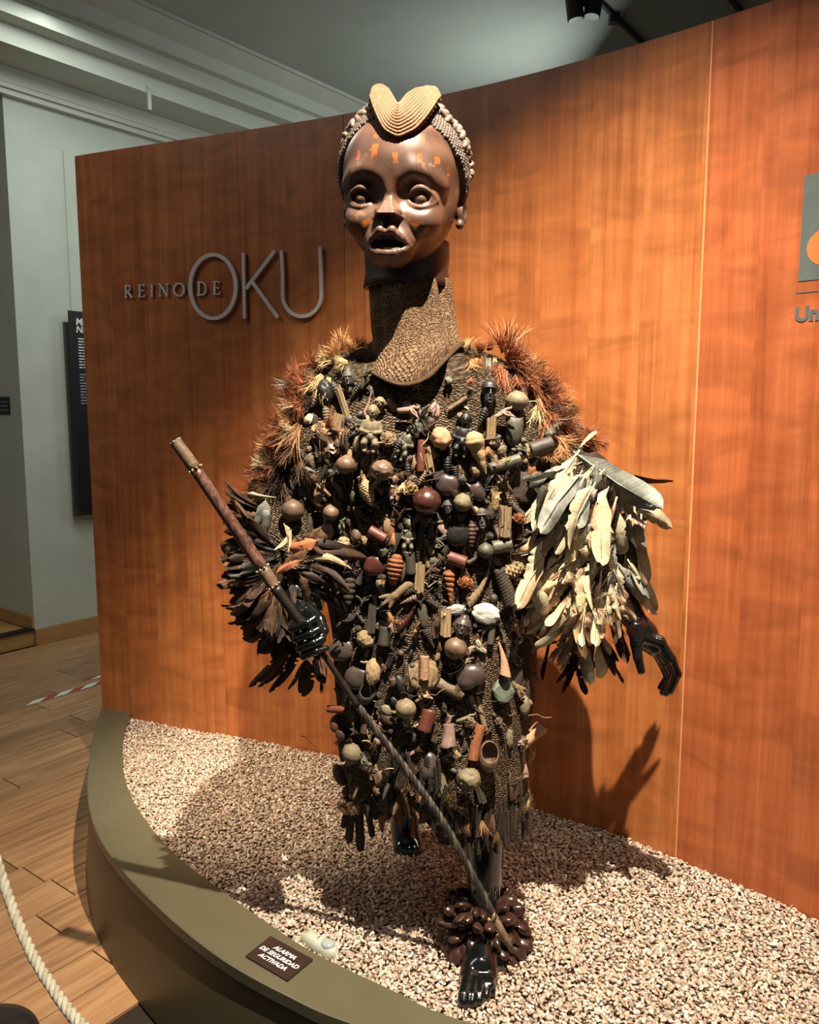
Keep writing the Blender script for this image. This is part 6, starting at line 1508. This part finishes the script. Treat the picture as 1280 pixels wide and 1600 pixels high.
for q in ((905, 712, 120, 128, 'grey', 1, 1.90), (898, 705, 110, 124, 'darkt', 0, 1.91), (925, 738, 104, 112, 'darkt', 2, 1.93), (935, 745, 100, 104, 'darkt', 0, 1.95), (950, 765, 104, 112, 'cream', 0, 1.95), (905, 700, 30, 30, 'gold', 0, 1.93), (900, 712, 112, 218, 'cream', 0, 1.86),
          (892, 722, 100, 215, 'cream', 3, 1.86), (905, 742, 90, 222, 'grey', 1, 1.85), (912, 750, 90, 214, 'grey', 2, 1.85), (925, 760, 84, 212, 'cream', 1, 1.85), (945, 775, 88, 190, 'peach', 1, 1.86), (962, 785, 96, 186, 'peach', 2, 1.88), (1000, 812, 100, 186, 'grey', 1, 1.95), (992, 800, 96, 180, 'peach', 3, 1.93),
          (1008, 820, 90, 188, 'grey', 2, 1.97), (985, 880, 80, 148, 'cream', 0, 1.93), (978, 870, 92, 152, 'peach', 3, 1.94), (915, 830, 60, 190, 'cream', 2, 1.87), (900, 832, 56, 200, 'gold', 2, 1.87), (845, 850, 60, 200, 'cream', 3, 1.86), (850, 870, 74, 215, 'peach', 1, 1.86), (836, 895, 60, 200, 'gold', 2, 1.86),
          (830, 905, 60, 150, 'cream', 2, 1.86), (870, 910, 60, 250, 'gold', 2, 1.87), (925, 915, 80, 205, 'gold', 1, 1.89), (940, 925, 70, 195, 'cream', 1, 1.9), (960, 930, 66, 215, 'peach', 3, 1.92), (895, 1020, 50, 175, 'blk', 4, 1.97), (905, 1000, 60, 185, 'darkt', 4, 1.98), (935, 985, 44, 140, 'blk', 4, 1.99), (900, 1035, 46, 172, 'blk', 3, 1.97), (860, 1000, 50, 190, 'blk', 4, 2.0)):
    q = list(q); q[2] *= 1.22
    feat_at(*q[:6], Y=q[6], outy=0, tiltf=-.05, wid=1.1, rollv=rr.gauss(0, .45))
FPAR[0] = slL
# left sleeve: dark ragged feathers fanning outwards
for ring, (rad, cntf, ln, Y) in enumerate(((12, 12, 80, 1.93), (30, 18, 84, 1.91), (48, 22, 80, 1.90), (64, 24, 72, 1.92), (78, 22, 60, 1.95))):
    cntf = int(cntf*1.5)
    for i in range(cntf):
        f = (i+.5)/cntf; a = 300-f*150+rr.gauss(0, 6)   # from upper left round to straight down
        t_ = math.radians(a); cx_, cy_ = 440, 868
        x = cx_+math.sin(t_)*rad*.62; y = cy_-math.cos(t_)*rad*1.55
        lnx = ln*(1.0 if 200 < a < 300 else .9)
        feat_at(x, y, lnx*rr.uniform(.75, 1.12)*.84, a+rr.gauss(0, 12), rr.choice(('darkt', 'darkt', 'brownt', 'blk', 'brownt')), rr.choice((3, 4, 5, 3, 1)), Y=Y+rr.uniform(-.015, .02), outy=0, tiltf=rr.uniform(-.12, .1), rollv=rr.gauss(0, .6), wid=rr.uniform(.9, 1.4))
for q in ((395, 792, 46, 262, 'darkt', 3, 1.9), (420, 800, 70, 275, 'darkt', 4, 1.9), (410, 810, 66, 280, 'brownt', 3, 1.89), (415, 782, 50, 190, 'grey', 5, 1.88), (412, 792, 40, 172, 'grey', 5, 1.88), (402, 790, 60, 288, 'brownt', 4, 1.9), (450, 1020, 66, 200, 'brownt', 4, 1.93), (465, 1010, 78, 192, 'darkt', 4, 1.94), (478, 1030, 66, 176, 'darkt', 5, 1.95),
          (455, 1000, 90, 205, 'brownt', 4, 1.92), (495, 1000, 70, 186, 'darkt', 3, 1.97), (500, 1020, 60, 160, 'brownt', 4, 1.97), (440, 980, 60, 215, 'darkt', 5, 1.92), (470, 1040, 40, 190, 'brownt', 4, 1.95),
          (470, 850, 90, 95, 'darkt', 0, 1.86), (480, 865, 92, 88, 'brownt', 0, 1.86), (475, 880, 84, 100, 'darkt', 4, 1.86), (470, 895, 80, 108, 'darkt', 0, 1.85), (480, 872, 70, 80, 'peach', 4, 1.86), (470, 905, 90, 118, 'blk', 0, 1.86), (495, 845, 50, 250, 'rust', 5, 1.84), (480, 860, 44, 235, 'brownt', 5, 1.84), (470, 875, 44, 250, 'rust', 3, 1.84),
          (462, 840, 50, 130, 'brownt', 3, 1.85), (500, 825, 50, 225, 'brownt', 3, 1.85), (445, 820, 40, 150, 'peach', 4, 1.86), (470, 900, 40, 160, 'brownt', 5, 1.83), (455, 830, 36, 200, 'gold', 4, 1.86)):
    feat_at(*q[:6], Y=q[6], outy=0, tiltf=-.06, wid=1.2)
FPAR[0] = None
for i in range(26):      # dark feathers hanging between the legs
    x = rr.uniform(598, 692); feat_at(x, rr.uniform(1165, 1235), rr.uniform(44, 78), rr.gauss(182, 14), rr.choice(('blk', 'darkt', 'brownt', 'blk')), rr.choice((3, 4, 0)), outy=.022, tiltf=rr.uniform(-.1, .1), rollv=rr.gauss(0, .5))
# pale boat-shaped seed on the left sleeve
m_cr = mm['cream']
loc = atY(407, 773, 1.88); sc = loc.y/F
inst('pale_pod', getmesh('horn2', mm['cream'], 'pale_pod'), mat4(Vector((0, 0, -1)), Vector((0, 1, 0)), Vector((1, 0, .02)), loc, (10*sc, 10*sc, 50*sc)), robe_root, 'cream boat-shaped pod')
